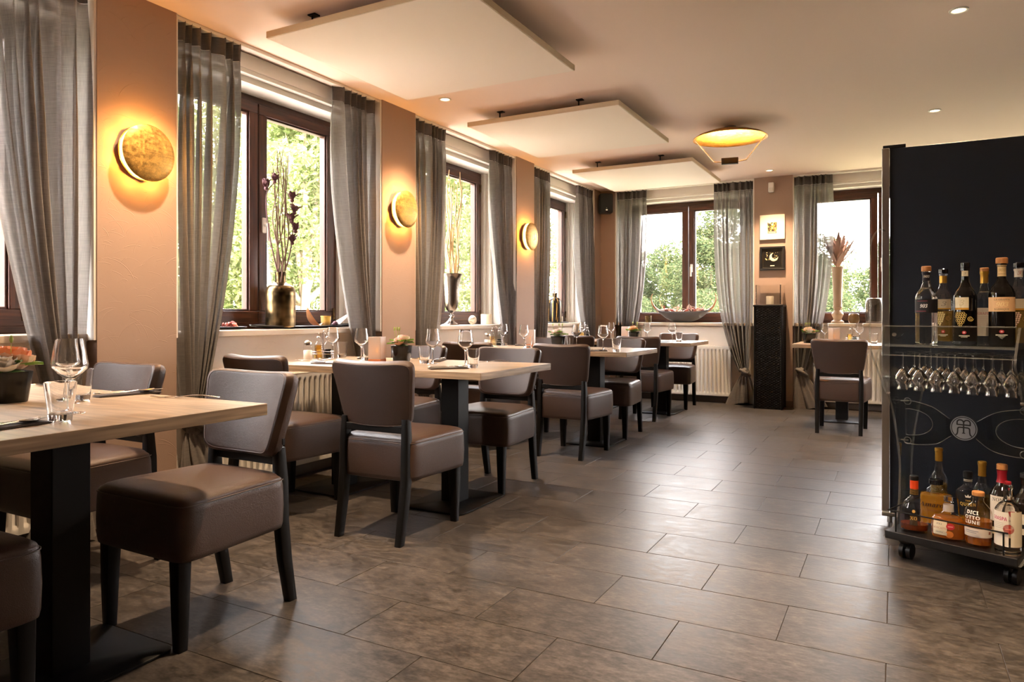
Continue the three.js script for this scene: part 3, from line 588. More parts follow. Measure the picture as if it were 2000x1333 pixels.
// lanterns
function lantern(x, z, turn, label) {
  const t = thing('candle_lantern', label, 'lantern', P(x, z), turn, 'frosted candle lanterns'); t.scale.set(1.02, 1.2, 1.02);
  part('wooden_base', box(0.078, 0.018, 0.078, 0, 0.009, 0, 0.002), M.woodBase, t);
  for (let i = 0; i < 4; i++) { const g = box(0.076, 0.108, 0.003, 0, 0.072, 0.0365, 0.001).rotateY((i * Math.PI) / 2); part('frosted_pane', g, M.frosted, t); }
  const c = part('candle', lathe([[0, 0.018], [0.019, 0.018], [0.019, 0.042], [0.017, 0.043], [0, 0.0425]], 20), M.wax, t);
  part('flame', lathed([[0, 0.046], [0.005, 0.053], [0.004, 0.064], [0, 0.078]], 12, 16), M.flame, c);
  const l = new THREE.PointLight(0xffa040, 0.004); l.position.set(0, 0.06, 0); l.shadow.radius = 0.3; l.name = 'candle_light'; t.add(l);
}
lantern(0.626, -3.3, 0.25, 'frosted glass candle lantern on wooden base, on the second table');
lantern(0.47, -5.6, 0.3, 'frosted glass candle lantern on wooden base, on the third table');
lantern(0.6, -7.74, 0.1, 'frosted glass candle lantern on wooden base, on the farthest table');
lantern(2.76, -7.85, 0.7, 'frosted glass candle lantern on wooden base, on the small table');

// oil and vinegar stands
const oilMat = phy('#ffffff', { roughness: 0, transmission: 1, thickness: 0.03, ior: 1.45, attenuationColor: new THREE.Color('#d99a20'), attenuationDistance: 0.06 });
const vinegarMat = phy('#ffffff', { roughness: 0, transmission: 1, thickness: 0.03, ior: 1.35, attenuationColor: new THREE.Color('#2a0b08'), attenuationDistance: 0.01 });
function cruets(x, z, turn, where) {
  const t = thing('cruet_stand', `chrome wire stand with handle for oil and vinegar bottles ${where}`, 'cruet stand', P(x, z), turn, 'cruet stands');
  const loop = (y) => tube([[-0.058, y, -0.03], [0, y, -0.032], [0.058, y, -0.03], [0.06, y, 0], [0.058, y, 0.03], [0, y, 0.032], [-0.058, y, 0.03], [-0.06, y, 0]], 0.0018, 48, 6, true);
  part('wire_rack', [loop(0.05), loop(0.035), box(0.11, 0.003, 0.055, 0, 0.003, 0, 0.001), ...[[-0.06, 0], [0.06, 0]].map(([a, b]) => rod(V(a, 0.002, b), V(a, 0.05, b), 0.0018))], M.chrome, t);
  part('handle', tube([[0, 0.003, 0], [0, 0.1, 0], [0, 0.165, 0], [0.008, 0.178, 0], [0.016, 0.165, 0], [0.016, 0.14, 0]], 0.0025, 30, 6), M.chrome, t);
  [['oil', -0.03, oilMat, 0.085], ['vinegar', 0.03, vinegarMat, 0.06]].forEach(([k, dx, mat, lev]) => {
    const b = thing(`${k}_bottle`, `small glass bottle of ${k === 'oil' ? 'golden oil' : 'dark vinegar'} in the wire stand ${where}`, 'bottle', [x + dx * Math.cos(turn), TT + 0.005, z - dx * Math.sin(turn)], turn);
    part('glass', lathe([[0, 0], [0.023, 0], [0.0245, 0.003], [0.0245, 0.085], [0.022, 0.094], [0.01, 0.108], [0.0095, 0.122], [0.012, 0.124], [0.012, 0.13]], 28), M.thinGlass, b);
    part('liquid', lathe([[0, 0.003], [0.0225, 0.003], [0.023, 0.006], [0.023, lev], [0, lev]], 24), mat, b);
    part('pourer', [lathe([[0, 0.128], [0.012, 0.128], [0.011, 0.136], [0.004, 0.14], [0, 0.14]], 16), tube([[0, 0.138, 0], [0, 0.152, 0], [0.006, 0.164, 0]], 0.0025, 10, 6)], M.chrome, b);
  });
}
function saltJar(x, z, where) {
  const b = thing('salt_shaker', `clear jar of salt beside the cruet stand ${where}`, 'salt shaker', P(x, z), 0); b.scale.setScalar(1.35);
  part('glass', lathe([[0, 0], [0.02, 0], [0.021, 0.003], [0.021, 0.062], [0.017, 0.07]], 24), M.thinGlass, b);
  part('salt', lathe([[0, 0.002], [0.0195, 0.002], [0.0195, 0.045], [0, 0.047]], 20), std('#f4f1ea', { roughness: 0.9 }), b);
  part('lid', lathe([[0.0175, 0.068], [0.018, 0.08], [0.014, 0.088], [0, 0.09]], 20), M.chrome, b);
}
cruets(0.13, -3.38, 0.35, 'on the second table'); saltJar(0.1, -3.28, 'on the second table');
cruets(0.14, -5.56, 0.4, 'on the third table'); saltJar(0.12, -5.45, 'on the third table');
cruets(0.22, -7.45, 0.4, 'on the farthest table');
cruets(2.92, -7.95, 0.9, 'on the small table');
// ---------------------------------------------------------------- things on the window sills
const onLeft = (z, x = -0.2) => [x, SILL, z];
const onBack = (x, z = BACK - 0.2) => [x, SILL, z];
function branchGroup(t, name, n, y0, y1, spread, r0, mat, seed, wob = 0.05) {
  const r = rng(seed);
  for (let i = 0; i < n; i++) {
    const a = (i / n) * 6.283 + r(), pts = [], top = y1 - r() * 0.22 * (y1 - y0), s = spread * (0.35 + 0.65 * r());
    for (let k = 0; k <= 7; k++) { const f = k / 7; pts.push([Math.cos(a + f * 0.8) * (0.012 + s * f ** 0.9) * (1 - 0.35 * f ** 3) + wob * 0.35 * Math.sin(f * 11 + i * 2.1), y0 + f * (top - y0), Math.sin(a + f * 0.8) * (0.012 + s * f ** 0.9) * (1 - 0.35 * f ** 3) + wob * 0.35 * Math.cos(f * 9 + i)]); }
    const geos = [taper(pts, r0, r0 * 0.35, 36, 6)];
    for (let k = 0; k < 2; k++) { const f = 3 + k * 2, p = pts[f], d = (r() - 0.5) * 0.12; geos.push(taper([p, [p[0] + d * 0.5, p[1] + 0.07, p[2] + d * 0.4], [p[0] + d * 0.7, p[1] + 0.18 + 0.08 * r(), p[2] + d * 0.3]], r0 * 0.55, r0 * 0.25, 10, 5)); }
    part(name, geos, mat, t);
  }
}
{ // window 2
  const tr = thing('tray', 'long black leaf-shaped tray under the brass vase', 'tray', onLeft(-3.58), Math.PI / 2);
  part('plate', pad((u, v) => { const w = 0.1 * Math.sqrt(Math.max(0.01, 1 - Math.abs(u) ** 2.2)); return V(u * 0.48, 0.006 + 0.016 * u ** 4 + 0.01 * v * v, v * w); }, 0.008, 40, 14, 0.05), M.blackPlastic, tr);
  const v = thing('vase', 'tall mottled brass bottle vase on the black tray', 'vase', [-0.2, SILL + 0.011, -3.345]);
  part('body', lathed([[0, 0], [0.088, 0.0], [0.094, 0.006], [0.094, 0.05], [0.094, 0.12], [0.094, 0.2], [0.092, 0.235], [0.08, 0.262], [0.055, 0.277], [0.037, 0.286], [0.034, 0.295], [0.034, 0.33], [0.036, 0.352], [0.034, 0.354], [0.031, 0.33], [0.031, 0.3]], 48, 120), M.brass, v);
  const b = thing('branch_bundle', 'bare curly twigs with dark mauve dried flowers in the brass vase', 'branches', [-0.2, SILL + 0.24, -3.345]);
  branchGroup(b, 'twig', 7, 0.0, 0.97, 0.055, 0.006, std('#7d6152', { roughness: 0.8 }), 301, 0.05);
  const mauve = std('#6b434a', { roughness: 0.75 });
  const fl = (x, y, z, s, seed) => { const r = rng(seed), f = part('dried_flower', new THREE.SphereGeometry(0.012 * s, 10, 8).translate(x, y, z), mauve, b); for (let i = 0; i < 6; i++) { const g = leafGeo(0.06 * s, 0.02 * s).rotateX(-0.7 - r() * 0.7).rotateY((i / 6) * 6.283 + r()).translate(x, y, z); part('dried_petal', g, mauve, f); } };
  part('flower_stem', [taper([[0, 0.05, 0], [-0.01, 0.35, 0.08], [0, 0.62, 0.115], [0.01, 0.7, 0.06]], 0.005, 0.003, 24, 6)], mauve, b); fl(0.01, 0.7, 0.06, 1.0, 5); fl(0.0, 0.65, 0.12, 1.1, 6);
  part('flower_stem', [taper([[0, 0.05, 0], [0.02, 0.25, -0.06], [0.02, 0.45, -0.09], [0.02, 0.6, -0.08]], 0.005, 0.003, 24, 6)], mauve, b); [[0.32, -0.08], [0.4, -0.11], [0.46, -0.075], [0.52, -0.1], [0.6, -0.08]].forEach(([y, z], i) => fl(0.02, y, z, 1.1, 10 + i));
  const pl = thing('plate', 'small black dish on the sill beside the curtain, holding coral pieces', 'plate', [-0.17, SILL, -2.93]);
  part('dish', lathe([[0, 0.004], [0.05, 0.004], [0.085, 0.014], [0.09, 0.019], [0.088, 0.02], [0.05, 0.009], [0, 0.008]], 36), M.blackPlastic, pl);
  { const c = thing('coral_heap', 'heap of red and pink coral pieces on the small black dish', 'coral', [-0.17, SILL + 0.009, -2.93]), r = rng(312), mats = [std('#b4473a'), std('#d98a78'), std('#c9604e')];
    for (let i = 0; i < 14; i++) { const a = r() * 6.3, d = r() * 0.045; part('coral_piece', tube([[Math.cos(a) * d - 0.02, 0.004, Math.sin(a) * d], [Math.cos(a) * d, 0.02 + r() * 0.02, Math.sin(a) * d + 0.01], [Math.cos(a + 1) * d + 0.02, 0.006 + r() * 0.02, Math.sin(a) * d + 0.02 * r()]], 0.006, 10, 6), mats[i % 3], c); } }
  const sh = thing('seed_pod', 'curved amber and white pod standing on the tray beside the brass vase', 'seed pod', [-0.2, SILL + 0.012, -3.66], Math.PI / 2);
  part('shell', pad((u, v) => { const k = (u + 1) / 2, a = 2.9 - k * 1.9; return V(0.1 * Math.cos(a) * 1.0 + 0.02, 0.125 - 0.125 * Math.sin(a * 0.98) * (0.95) + 0.04 * k * 0 + 0.0 + (a > 1.57 ? 0.03 * (a - 1.57) : 0), v * 0.035 * Math.sin(Math.PI * Math.min(0.98, 0.03 + k))); }, 0.006, 26, 10, 0.2), petalMat('#e6b07a'), sh);
  const cp = thing('tealight_holder', 'small gold-rimmed glass tealight holder beside the brass vase', 'candle holder', [-0.2, SILL + 0.012, -3.76]);
  part('glass_cup', lathe([[0, 0], [0.03, 0], [0.032, 0.004], [0.036, 0.07], [0.0345, 0.07], [0.03, 0.006], [0, 0.004]], 28), M.goldGlass, cp); part('gold_rim', new THREE.TorusGeometry(0.0355, 0.002, 6, 30).rotateX(Math.PI / 2).translate(0, 0.07, 0), M.gold, cp); part('candle', lathe([[0, 0.005], [0.025, 0.005], [0.025, 0.045], [0, 0.046]], 18), M.wax, cp);
  const lf = thing('dried_leaf', 'pale trumpet-shaped dried leaf leaning at the end of the black tray', 'dried leaf', [-0.2, SILL + 0.014, -3.86], Math.PI / 2);
  part('blade', pad((u, v) => { const k = (u + 1) / 2; return V(0.17 * k, 0.012 + 0.085 * k, v * 0.04 * (1 - k) ** 0.8); }, 0.008, 18, 8, 0.2), petalMat('#ece0d3'), lf); part('calyx', new THREE.SphereGeometry(0.02, 12, 8).translate(-0.005, 0.014, 0), mauve, lf);
}
{ // window 3
  const v = thing('vase', 'tall silver trumpet vase on a turned foot', 'vase', onLeft(-5.36));
  part('body', lathed([[0, 0], [0.062, 0.0], [0.064, 0.006], [0.05, 0.018], [0.022, 0.04], [0.014, 0.06], [0.024, 0.075], [0.026, 0.085], [0.014, 0.098], [0.016, 0.112], [0.042, 0.135], [0.06, 0.18], [0.067, 0.25], [0.072, 0.34], [0.082, 0.42], [0.098, 0.455], [0.096, 0.457], [0.078, 0.42], [0.066, 0.34], [0.05, 0.2]], 44, 120), M.pewter, v);
  const b = thing('branch_bundle', 'tall pale bleached branches in the silver trumpet vase', 'branches', [-0.2, SILL + 0.24, -5.36]);
  branchGroup(b, 'branch', 9, 0, 1.26, 0.13, 0.0105, std('#e6cda2', { roughness: 0.8 }), 321, 0.05);
  const d = thing('shell', 'white coiled shell-like ornament on the sill beside the silver vase', 'ornament', [-0.2, SILL + 0.044, -5.72]);
  part('coil', [0, 1, 2, 3].map((i) => new THREE.TorusGeometry(0.036 - i * 0.004, 0.0085, 8, 28).rotateX(i * 0.8).rotateY(i * 1.1)), std('#d9cbb6', { roughness: 0.5 }), d);
  const c = thing('candle_jar', 'short cream candle jar on the sill beside the white ornament', 'candle', onLeft(-5.98));
  part('jar', lathe([[0, 0], [0.052, 0], [0.055, 0.004], [0.055, 0.1], [0.05, 0.1], [0.05, 0.085], [0, 0.084]], 32), M.wax, c); part('wick', rod(V(0, 0.084, 0), V(0.002, 0.096, 0), 0.001), M.blackPlastic, c);
  const lf = thing('dried_leaf', 'pale curled dried leaf at the foot of the silver trumpet vase', 'dried leaf', onLeft(-5.22), 1.2);
  part('blade', pad((u, v) => { const k = (u + 1) / 2; return V(0.1 * k, 0.006 + 0.09 * k * k, v * 0.025 * (1.05 - k)); }, 0.005, 16, 8, 0.2), petalMat('#efe6da'), lf);
}
{ // window 4
  const striped = std('#ffffff', { map: makeMap(256, 64, (u, v) => (Math.sin(u * 6.283 * 9 + 1.3 * Math.sin(v * 6.283)) + 0.5 * Math.sin(u * 6.283 * 23 + 2 * Math.sin(v * 12.57)) > 0.7 ? [0.72, 0.56, 0.3] : [0.09, 0.07, 0.06])), roughness: 0.3 });
  const v = thing('vase', 'black bottle vase with gold streaks behind the curtain, before the corner', 'vase', onLeft(-7.56));
  part('body', lathed([[0, 0.012], [0.07, 0.012], [0.078, 0.02], [0.08, 0.1], [0.08, 0.2], [0.074, 0.26], [0.05, 0.29], [0.03, 0.3], [0.028, 0.33], [0.03, 0.35], [0.024, 0.35]], 40, 80), striped, v);
  const tr = thing('tray', 'small black tray under the gold-streaked vase', 'tray', onLeft(-7.65), Math.PI / 2); part('plate', pad((u, v) => V(u * 0.24, 0.006 + 0.006 * u ** 4, v * 0.09 * Math.sqrt(Math.max(0.02, 1 - u * u * 0.9))), 0.009, 24, 10, 0.08), M.blackPlastic, tr);
  const b = thing('branch', 'single red and white curved branch in the gold-streaked vase', 'branch', [-0.2, SILL + 0.25, -7.56]);
  part('stem', taper([[0, 0, 0], [0, 0.15, 0.02], [0, 0.3, -0.01], [0, 0.42, -0.12], [0, 0.5, -0.2]], 0.008, 0.003, 24, 6), std('#b98a80', { roughness: 0.7 }), b);
  const c = thing('candle', 'short cream candle beside the gold-streaked vase', 'candle', [-0.2, SILL + 0.01, -7.74]); part('wax', lathe([[0, 0], [0.02, 0], [0.02, 0.065], [0.016, 0.067], [0, 0.065]], 20), M.wax, c); part('wick', rod(V(0, 0.065, 0), V(0, 0.074, 0), 0.001), M.blackPlastic, c);
}
{ // end wall, first window: boat bowl
  const t = thing('bowl', 'long grey boat-shaped bowl with horned ends on the end wall sill', 'bowl', onBack(1.0)), grey = std('#4c4845', { roughness: 0.55 });
  const hull = (inner) => (u, v) => { const L = 0.345 - inner, k = Math.abs(u), a = (v * Math.PI) / 2, w = 0.1 * Math.sqrt(Math.max(0.0005, 1 - k ** 2.2)) - inner * 0.6, d = 0.125 * (1 - 0.25 * k ** 3) - 0.12 * k ** 2.4; return V(u * L, 0.135 + 0.03 * k ** 3 - Math.max(0.004, d - inner) * Math.cos(a), Math.max(0.003, w) * Math.sin(a)); };
  part('hull', pad(hull(0), 0.012, 44, 22, 0.03), grey, t);
  for (const s of [-1, 1]) part('horn', taper([[s * 0.3, 0.14, 0], [s * 0.36, 0.19, 0], [s * 0.395, 0.26, 0], [s * 0.4, 0.32, 0], [s * 0.385, 0.36, 0]], 0.02, 0.004, 24, 8), std('#b98a5e', { roughness: 0.5 }), t);
  const f = thing('potpourri', 'dried red seed pods and shells filling the grey boat bowl', 'dried flowers', onBack(1.0)), r = rng(331), mats = [std('#a8503a'), std('#d8b9a0'), std('#7c3d33'), std('#e2d2c2')];
  part('filling', pad((u, v) => V(u * 0.27, 0.12 + 0.01 * Math.sin(u * 9) * Math.cos(v * 5), v * 0.07 * Math.sqrt(1 - 0.9 * u * u)), 0.02, 24, 10, 0.2), std('#8a6a58', { roughness: 0.9 }), f);
  for (let i = 0; i < 44; i++) { const u = (r() * 2 - 1) * 0.26, v = (r() * 2 - 1) * 0.05, g = i % 3 ? new THREE.SphereGeometry(0.011 + r() * 0.008, 9, 7).scale(1.6, 0.8, 1) : leafGeo(0.07 + r() * 0.04, 0.014).rotateX(-0.4 - r() * 0.5); g.rotateY(r() * 6.3).rotateZ((u > 0 ? 1 : -1) * r() * 0.5); part('seed_pod', g.translate(u, 0.138 + r() * 0.018 + 0.12 * u * u, v), mats[Math.floor(r() * 4)], f); }
  const c = thing('tealight_holder', 'small perforated gold tealight cup at the end of the sill beside the curtain', 'candle holder', onBack(0.56));
  part('cup', [lathe([[0, 0], [0.036, 0], [0.04, 0.004], [0.042, 0.085], [0.039, 0.085], [0.037, 0.006], [0, 0.005]], 28), ...[0, 1, 2, 3, 4].map((k) => new THREE.TorusGeometry(0.0415, 0.0025, 6, 30).rotateX(Math.PI / 2).translate(0, 0.012 + k * 0.017, 0))], M.brass, c);
}
{ // end wall, second window
  const cream = std('#b59a7c', { roughness: 0.55 }), v = thing('vase', 'tall slim beige vase with a turned foot on the end wall sill', 'vase', onBack(2.735));
  part('body', lathed([[0, 0], [0.062, 0], [0.066, 0.008], [0.064, 0.022], [0.05, 0.032], [0.042, 0.045], [0.05, 0.07], [0.06, 0.092], [0.06, 0.108], [0.046, 0.13], [0.036, 0.145], [0.04, 0.165], [0.047, 0.178], [0.049, 0.184], [0.044, 0.19], [0.044, 0.25], [0.05, 0.42], [0.057, 0.58], [0.062, 0.618], [0.066, 0.626], [0.06, 0.628], [0.052, 0.58], [0.045, 0.42]], 40, 140), cream, v);
  const p = thing('dried_plume', 'bunch of dusty pink dried leaves standing in the tall beige vase', 'dried flowers', [2.735, SILL + 0.6, BACK - 0.2]), r = rng(341), mats = [std('#b99a8a', { roughness: 0.9 }), std('#a08272', { roughness: 0.9 }), std('#c9aa98', { roughness: 0.9 })];
  for (let i = 0; i < 34; i++) { const f = i / 34, len = 0.24 + 0.15 * r(), tilt = 0.08 + 0.75 * f * r() + 0.1 * f; const g = pad((u, w) => { const k = (w + 1) / 2; return V(u * 0.03 * Math.sin(Math.PI * Math.min(0.97, 0.12 + k * 0.86)), len * k, 0.03 * k * k + 0.008 * u * u); }, 0.003, 6, 10, 0.3); g.rotateX(tilt).rotateY(r() * 6.3).translate(0, 0.02 + 0.05 * (1 - f), 0); part('plume_leaf', g, mats[i % 3], p); }
  part('plume_stalk', taper([[0, -0.2, 0], [-0.02, 0.05, 0], [-0.08, 0.2, 0.02], [-0.2, 0.38, 0.03]], 0.004, 0.002, 20, 6), mats[1], p);
  const g1 = thing('tealight_holder', 'round gold mercury glass tealight holder beside the beige vase', 'candle holder', onBack(2.9));
  part('cup', lathed([[0, 0], [0.04, 0], [0.055, 0.02], [0.062, 0.05], [0.056, 0.085], [0.045, 0.105], [0.042, 0.104], [0.052, 0.085], [0.057, 0.05]], 32, 40), M.smokeGlass, g1);
  const g2 = thing('hurricane_lantern', 'big round dark glass lantern at the window behind the cart', 'lantern', onBack(3.1));
  part('glass_body', lathed([[0, 0], [0.075, 0], [0.085, 0.01], [0.09, 0.1], [0.09, 0.2], [0.08, 0.25], [0.07, 0.27], [0.066, 0.27], [0.084, 0.2], [0.084, 0.1], [0.08, 0.02], [0, 0.012]], 36, 70), phy('#bfb7ae', { roughness: 0.03, transmission: 0.95, thickness: 0 }), g2); part('metal_rim', new THREE.TorusGeometry(0.069, 0.005, 8, 36).rotateX(Math.PI / 2).translate(0, 0.27, 0), M.chrome, g2);
}
// ---------------------------------------------------------------- pedestal with hurricane glass and candle
{
  const t = thing('pedestal', 'tall black woven rattan pedestal between the knotted curtains', 'pedestal', [2.07, 0, -8.365]), S = 0.3, H = 1.15;
  const weave = (x, y) => { const n = 13, rows = 84, ix = Math.floor(x * n), iy = Math.floor(y * rows), fx = x * n - ix - 0.5, fy = y * rows - iy - 0.5; return (ix + iy) % 2 ? 0.006 * Math.max(0, 1 - (fy * 2) ** 2) * (1 - (fx * 2) ** 2 * 0.8) : 0.0015 * (1 - (fx * 2) ** 4); };
  const side = (ax) => { const g = sheet((s, k) => [(s - 0.5) * (S - 0.012), 0.006 + k * (H - 0.026), S / 2 - 0.011 + weave(Math.min(0.9999, s), Math.min(0.9999, k))], 13 * 4, 84 * 4); return g.rotateY((ax * Math.PI) / 2); };
  part('woven_body', [side(0), side(1), side(2), side(3)], M.wicker, t);
  part('corner_post', [-1, 1].flatMap((a) => [-1, 1].map((b) => rod(V(a * (S / 2 - 0.009), 0, b * (S / 2 - 0.009)), V(a * (S / 2 - 0.009), H - 0.02, b * (S / 2 - 0.009)), 0.009))), M.wicker, t);
  part('top_plate', box(S + 0.012, 0.022, S + 0.002, 0, H - 0.011, 0, 0.006), M.wicker, t); part('foot', box(S - 0.02, 0.012, S - 0.03, 0, 0.006, 0), M.blackPlastic, t);
  const g = thing('glass_lantern', 'square clear glass box on top of the black woven pedestal', 'lantern', [2.07, H, -8.365]);
  for (let i = 0; i < 4; i++) part('glass_wall', box(0.262, 0.215, 0.008, 0, 0.1075 + 0.006, 0.127, 0.002).rotateY((i * Math.PI) / 2), M.glass, g);
  part('glass_base', box(0.262, 0.006, 0.262, 0, 0.003, 0), M.glass, g);
  const c = thing('pillar_candle', 'white pillar candle inside the square glass box', 'candle', [2.07, H + 0.006, -8.365]); part('wax', lathe([[0, 0], [0.038, 0], [0.04, 0.003], [0.04, 0.088], [0.036, 0.092], [0.02, 0.084], [0, 0.084]], 30), M.wax, c); part('wick', rod(V(0, 0.083, 0), V(0.002, 0.1, 0), 0.0012), M.blackPlastic, c);
}
// ---------------------------------------------------------------- on the end wall
{
  const p1 = thing('picture', 'square white picture with a small printed motif, the upper of two', 'picture', [2.075, 2.035, BACK]);
  part('canvas_block', box(0.268, 0.28, 0.025, 0, 0, 0.0125, 0.003), std('#efe2cc', { roughness: 0.8 }), p1);
  const m1 = canvasMap(256, 300, (g, w, h) => { const r = rng(7); g.fillStyle = '#2e2418'; g.fillRect(0, 0, w, h); const cs = ['#d8c26a', '#8d8a3e', '#f0e6c0', '#6b4a22', '#b08a3c', '#35401e']; for (let i = 0; i < 120; i++) { g.fillStyle = cs[Math.floor(r() * 6)]; g.beginPath(); g.ellipse(r() * w, r() * h * 0.78, 8 + r() * 26, 6 + r() * 16, r() * 3, 0, 7); g.fill(); } g.fillStyle = '#8a7f70'; g.fillRect(0, h * 0.8, w, h * 0.2); g.fillStyle = '#f4efe2'; for (let i = 0; i < 7; i++) g.fillRect(40 + i * 26, h * 0.87, 14, 14); });
  const pr = part('print', new THREE.PlaneGeometry(0.1, 0.125).translate(0, -0.01, 0.0262), std('#ffffff', { map: m1, roughness: 0.6 }), p1);
  const p2 = thing('picture', 'square black framed picture with a pale crescent, the lower of two', 'picture', [2.075, 1.68, BACK]);
  part('frame', [box(0.268, 0.022, 0.03, 0, 0.124, 0.015, 0.003), box(0.268, 0.022, 0.03, 0, -0.124, 0.015, 0.003), box(0.022, 0.226, 0.03, 0.123, 0, 0.015, 0.003), box(0.022, 0.226, 0.03, -0.123, 0, 0.015, 0.003)], M.blackPlastic, p2);
  const m2 = canvasMap(300, 300, (g, w, h) => { const r = rng(9); g.fillStyle = '#0c0a08'; g.fillRect(0, 0, w, h); g.strokeStyle = '#6b6552'; g.lineWidth = 2; g.strokeRect(14, 14, w - 28, h - 28); g.fillStyle = '#efe6bd'; g.beginPath(); g.arc(170, 130, 62, 0, 7); g.fill(); g.fillStyle = '#0c0a08'; g.beginPath(); g.arc(186, 112, 46, 0, 7); g.fill(); g.fillStyle = '#cfc48e'; for (let i = 0; i < 40; i++) { g.beginPath(); g.ellipse(60 + r() * 180, 60 + r() * 130, 2 + r() * 9, 1 + r() * 4, r() * 3, 0, 7); g.fill(); } g.beginPath(); g.ellipse(62, 160, 20, 9, 0.8, 0, 7); g.fill(); g.fillStyle = '#e8e2d0'; g.fillRect(120, 252, 60, 14); });
  part('print', new THREE.PlaneGeometry(0.226, 0.226).translate(0, 0, 0.012), std('#ffffff', { map: m2, roughness: 0.35 }), p2);
  const s = thing('motion_sensor', 'small white motion sensor high on the end wall pillar', 'sensor', [2.065, 2.485, BACK]); part('housing', box(0.062, 0.115, 0.045, 0, 0, 0.0225, 0.012), M.whitePlastic, s); part('sensor_lens', box(0.044, 0.04, 0.012, 0, -0.025, 0.042, 0.006), std('#d9d2c6', { roughness: 0.3 }), s);
  const k = thing('loudspeaker', 'black wall loudspeaker up in the room corner', 'loudspeaker', [0.11, 2.43, -8.4], 0.55);
  part('cabinet', box(0.165, 0.25, 0.14, 0, 0, 0, 0.025), M.blackPlastic, k); part('grille', box(0.145, 0.225, 0.012, 0, 0.002, 0.068, 0.006), std('#1b1b1d', { roughness: 0.8 }), k);
  part('badge', box(0.024, 0.014, 0.003, 0, -0.085, 0.0745), M.chrome, k); part('indicator', new THREE.SphereGeometry(0.004, 8, 6).translate(0, -0.062, 0.074), std('#d8d4cc'), k); part('bracket', box(0.05, 0.05, 0.1, -0.02, 0, -0.1, 0.004), M.blackPlastic, k);
}
// ---------------------------------------------------------------- gold disc wall lamps
const SCONCE = 0.48, AMBER = new THREE.Color().setRGB(1, 0.42, 0.07);
[[-2.235, 'biggest round gold disc wall lamp, on the pillar between the first two windows'], [-4.33, 'second gold disc wall lamp, between brass vase window and pale branches'], [-6.42, 'smallest gold disc wall lamp, on the pillar past the pale branches']].forEach(([z, label]) => {
  const t = thing('wall_lamp', label, 'wall lamp', [0, 1.83, z], Math.PI / 2, 'gold disc wall lamps');
  part('wall_plate', lathe([[0, 0], [0.06, 0], [0.06, 0.024], [0.1, 0.027], [0.134, 0.032], [0.134, 0.036], [0, 0.036]], 48).rotateX(Math.PI / 2), M.gold, t);
  part('gold_disc', lathe([[0, 0.093], [0.06, 0.0905], [0.11, 0.084], [0.136, 0.076], [0.139, 0.0735], [0.137, 0.0715], [0.11, 0.08], [0.06, 0.0865], [0, 0.089]], 64).rotateX(Math.PI / 2), M.gold, t).geometry = metric(toCreasedNormals(lathe([[0, 0.093], [0.06, 0.0905], [0.11, 0.084], [0.136, 0.076], [0.139, 0.0735], [0.137, 0.0715], [0.11, 0.08], [0.06, 0.0865], [0, 0.089]], 64).rotateX(Math.PI / 2), 0.6), 3.1);
  part('glowing_ring', lathe([[0.125, 0.0365], [0.13, 0.0365], [0.131, 0.05], [0.13, 0.07], [0.125, 0.07]], 64).rotateX(Math.PI / 2), glow('#ffcf70', 3), t);
  for (let i = 0; i < 8; i++) { const a = ((i + 0.5) / 8) * 6.283, l = new THREE.PointLight(AMBER, SCONCE / 8); l.position.set(Math.cos(a) * 0.134, Math.sin(a) * 0.134, 0.055); l.shadow.radius = 0.15; l.name = 'wall_lamp_light'; t.add(l); }
});
// ---------------------------------------------------------------- ceiling: panels, dish lamp, downlights
[[-3.325, 'biggest white square acoustic panel hung below the ceiling, nearest of three'], [-5.34, 'middle white square acoustic panel hung below the ceiling'], [-7.39, 'smallest white square acoustic panel, hung by the room corner']].forEach(([z, label]) => {
  const t = thing('acoustic_panel', label, 'acoustic panel', [0.985, 2.5, z], 0, 'hanging acoustic panels');
  part('board', box(1.23, 0.038, 1.23, 0, 0.0195, 0, 0.003), M.panel, t);
  part('edge_band', [box(1.24, 0.034, 0.006, 0, 0.02, 0.617), box(1.24, 0.034, 0.006, 0, 0.02, -0.617), box(0.006, 0.034, 1.234, 0.617, 0.02, 0), box(0.006, 0.034, 1.234, -0.617, 0.02, 0)], M.panelEdge, t);
  for (const [x, y] of [[-0.38, 0.53], [0.28, 0.53], [-0.38, -0.53], [0.28, -0.53]]) part('hanger', [box(0.06, 0.008, 0.035, x, 0.042, y), rod(V(x, 0.04, y), V(x, 0.108, y), 0.005), box(0.05, 0.006, 0.04, x + 0.01, 0.106, y)], M.blackMetal, t);
});
const WARM = new THREE.Color().setRGB(1, 0.7, 0.43);
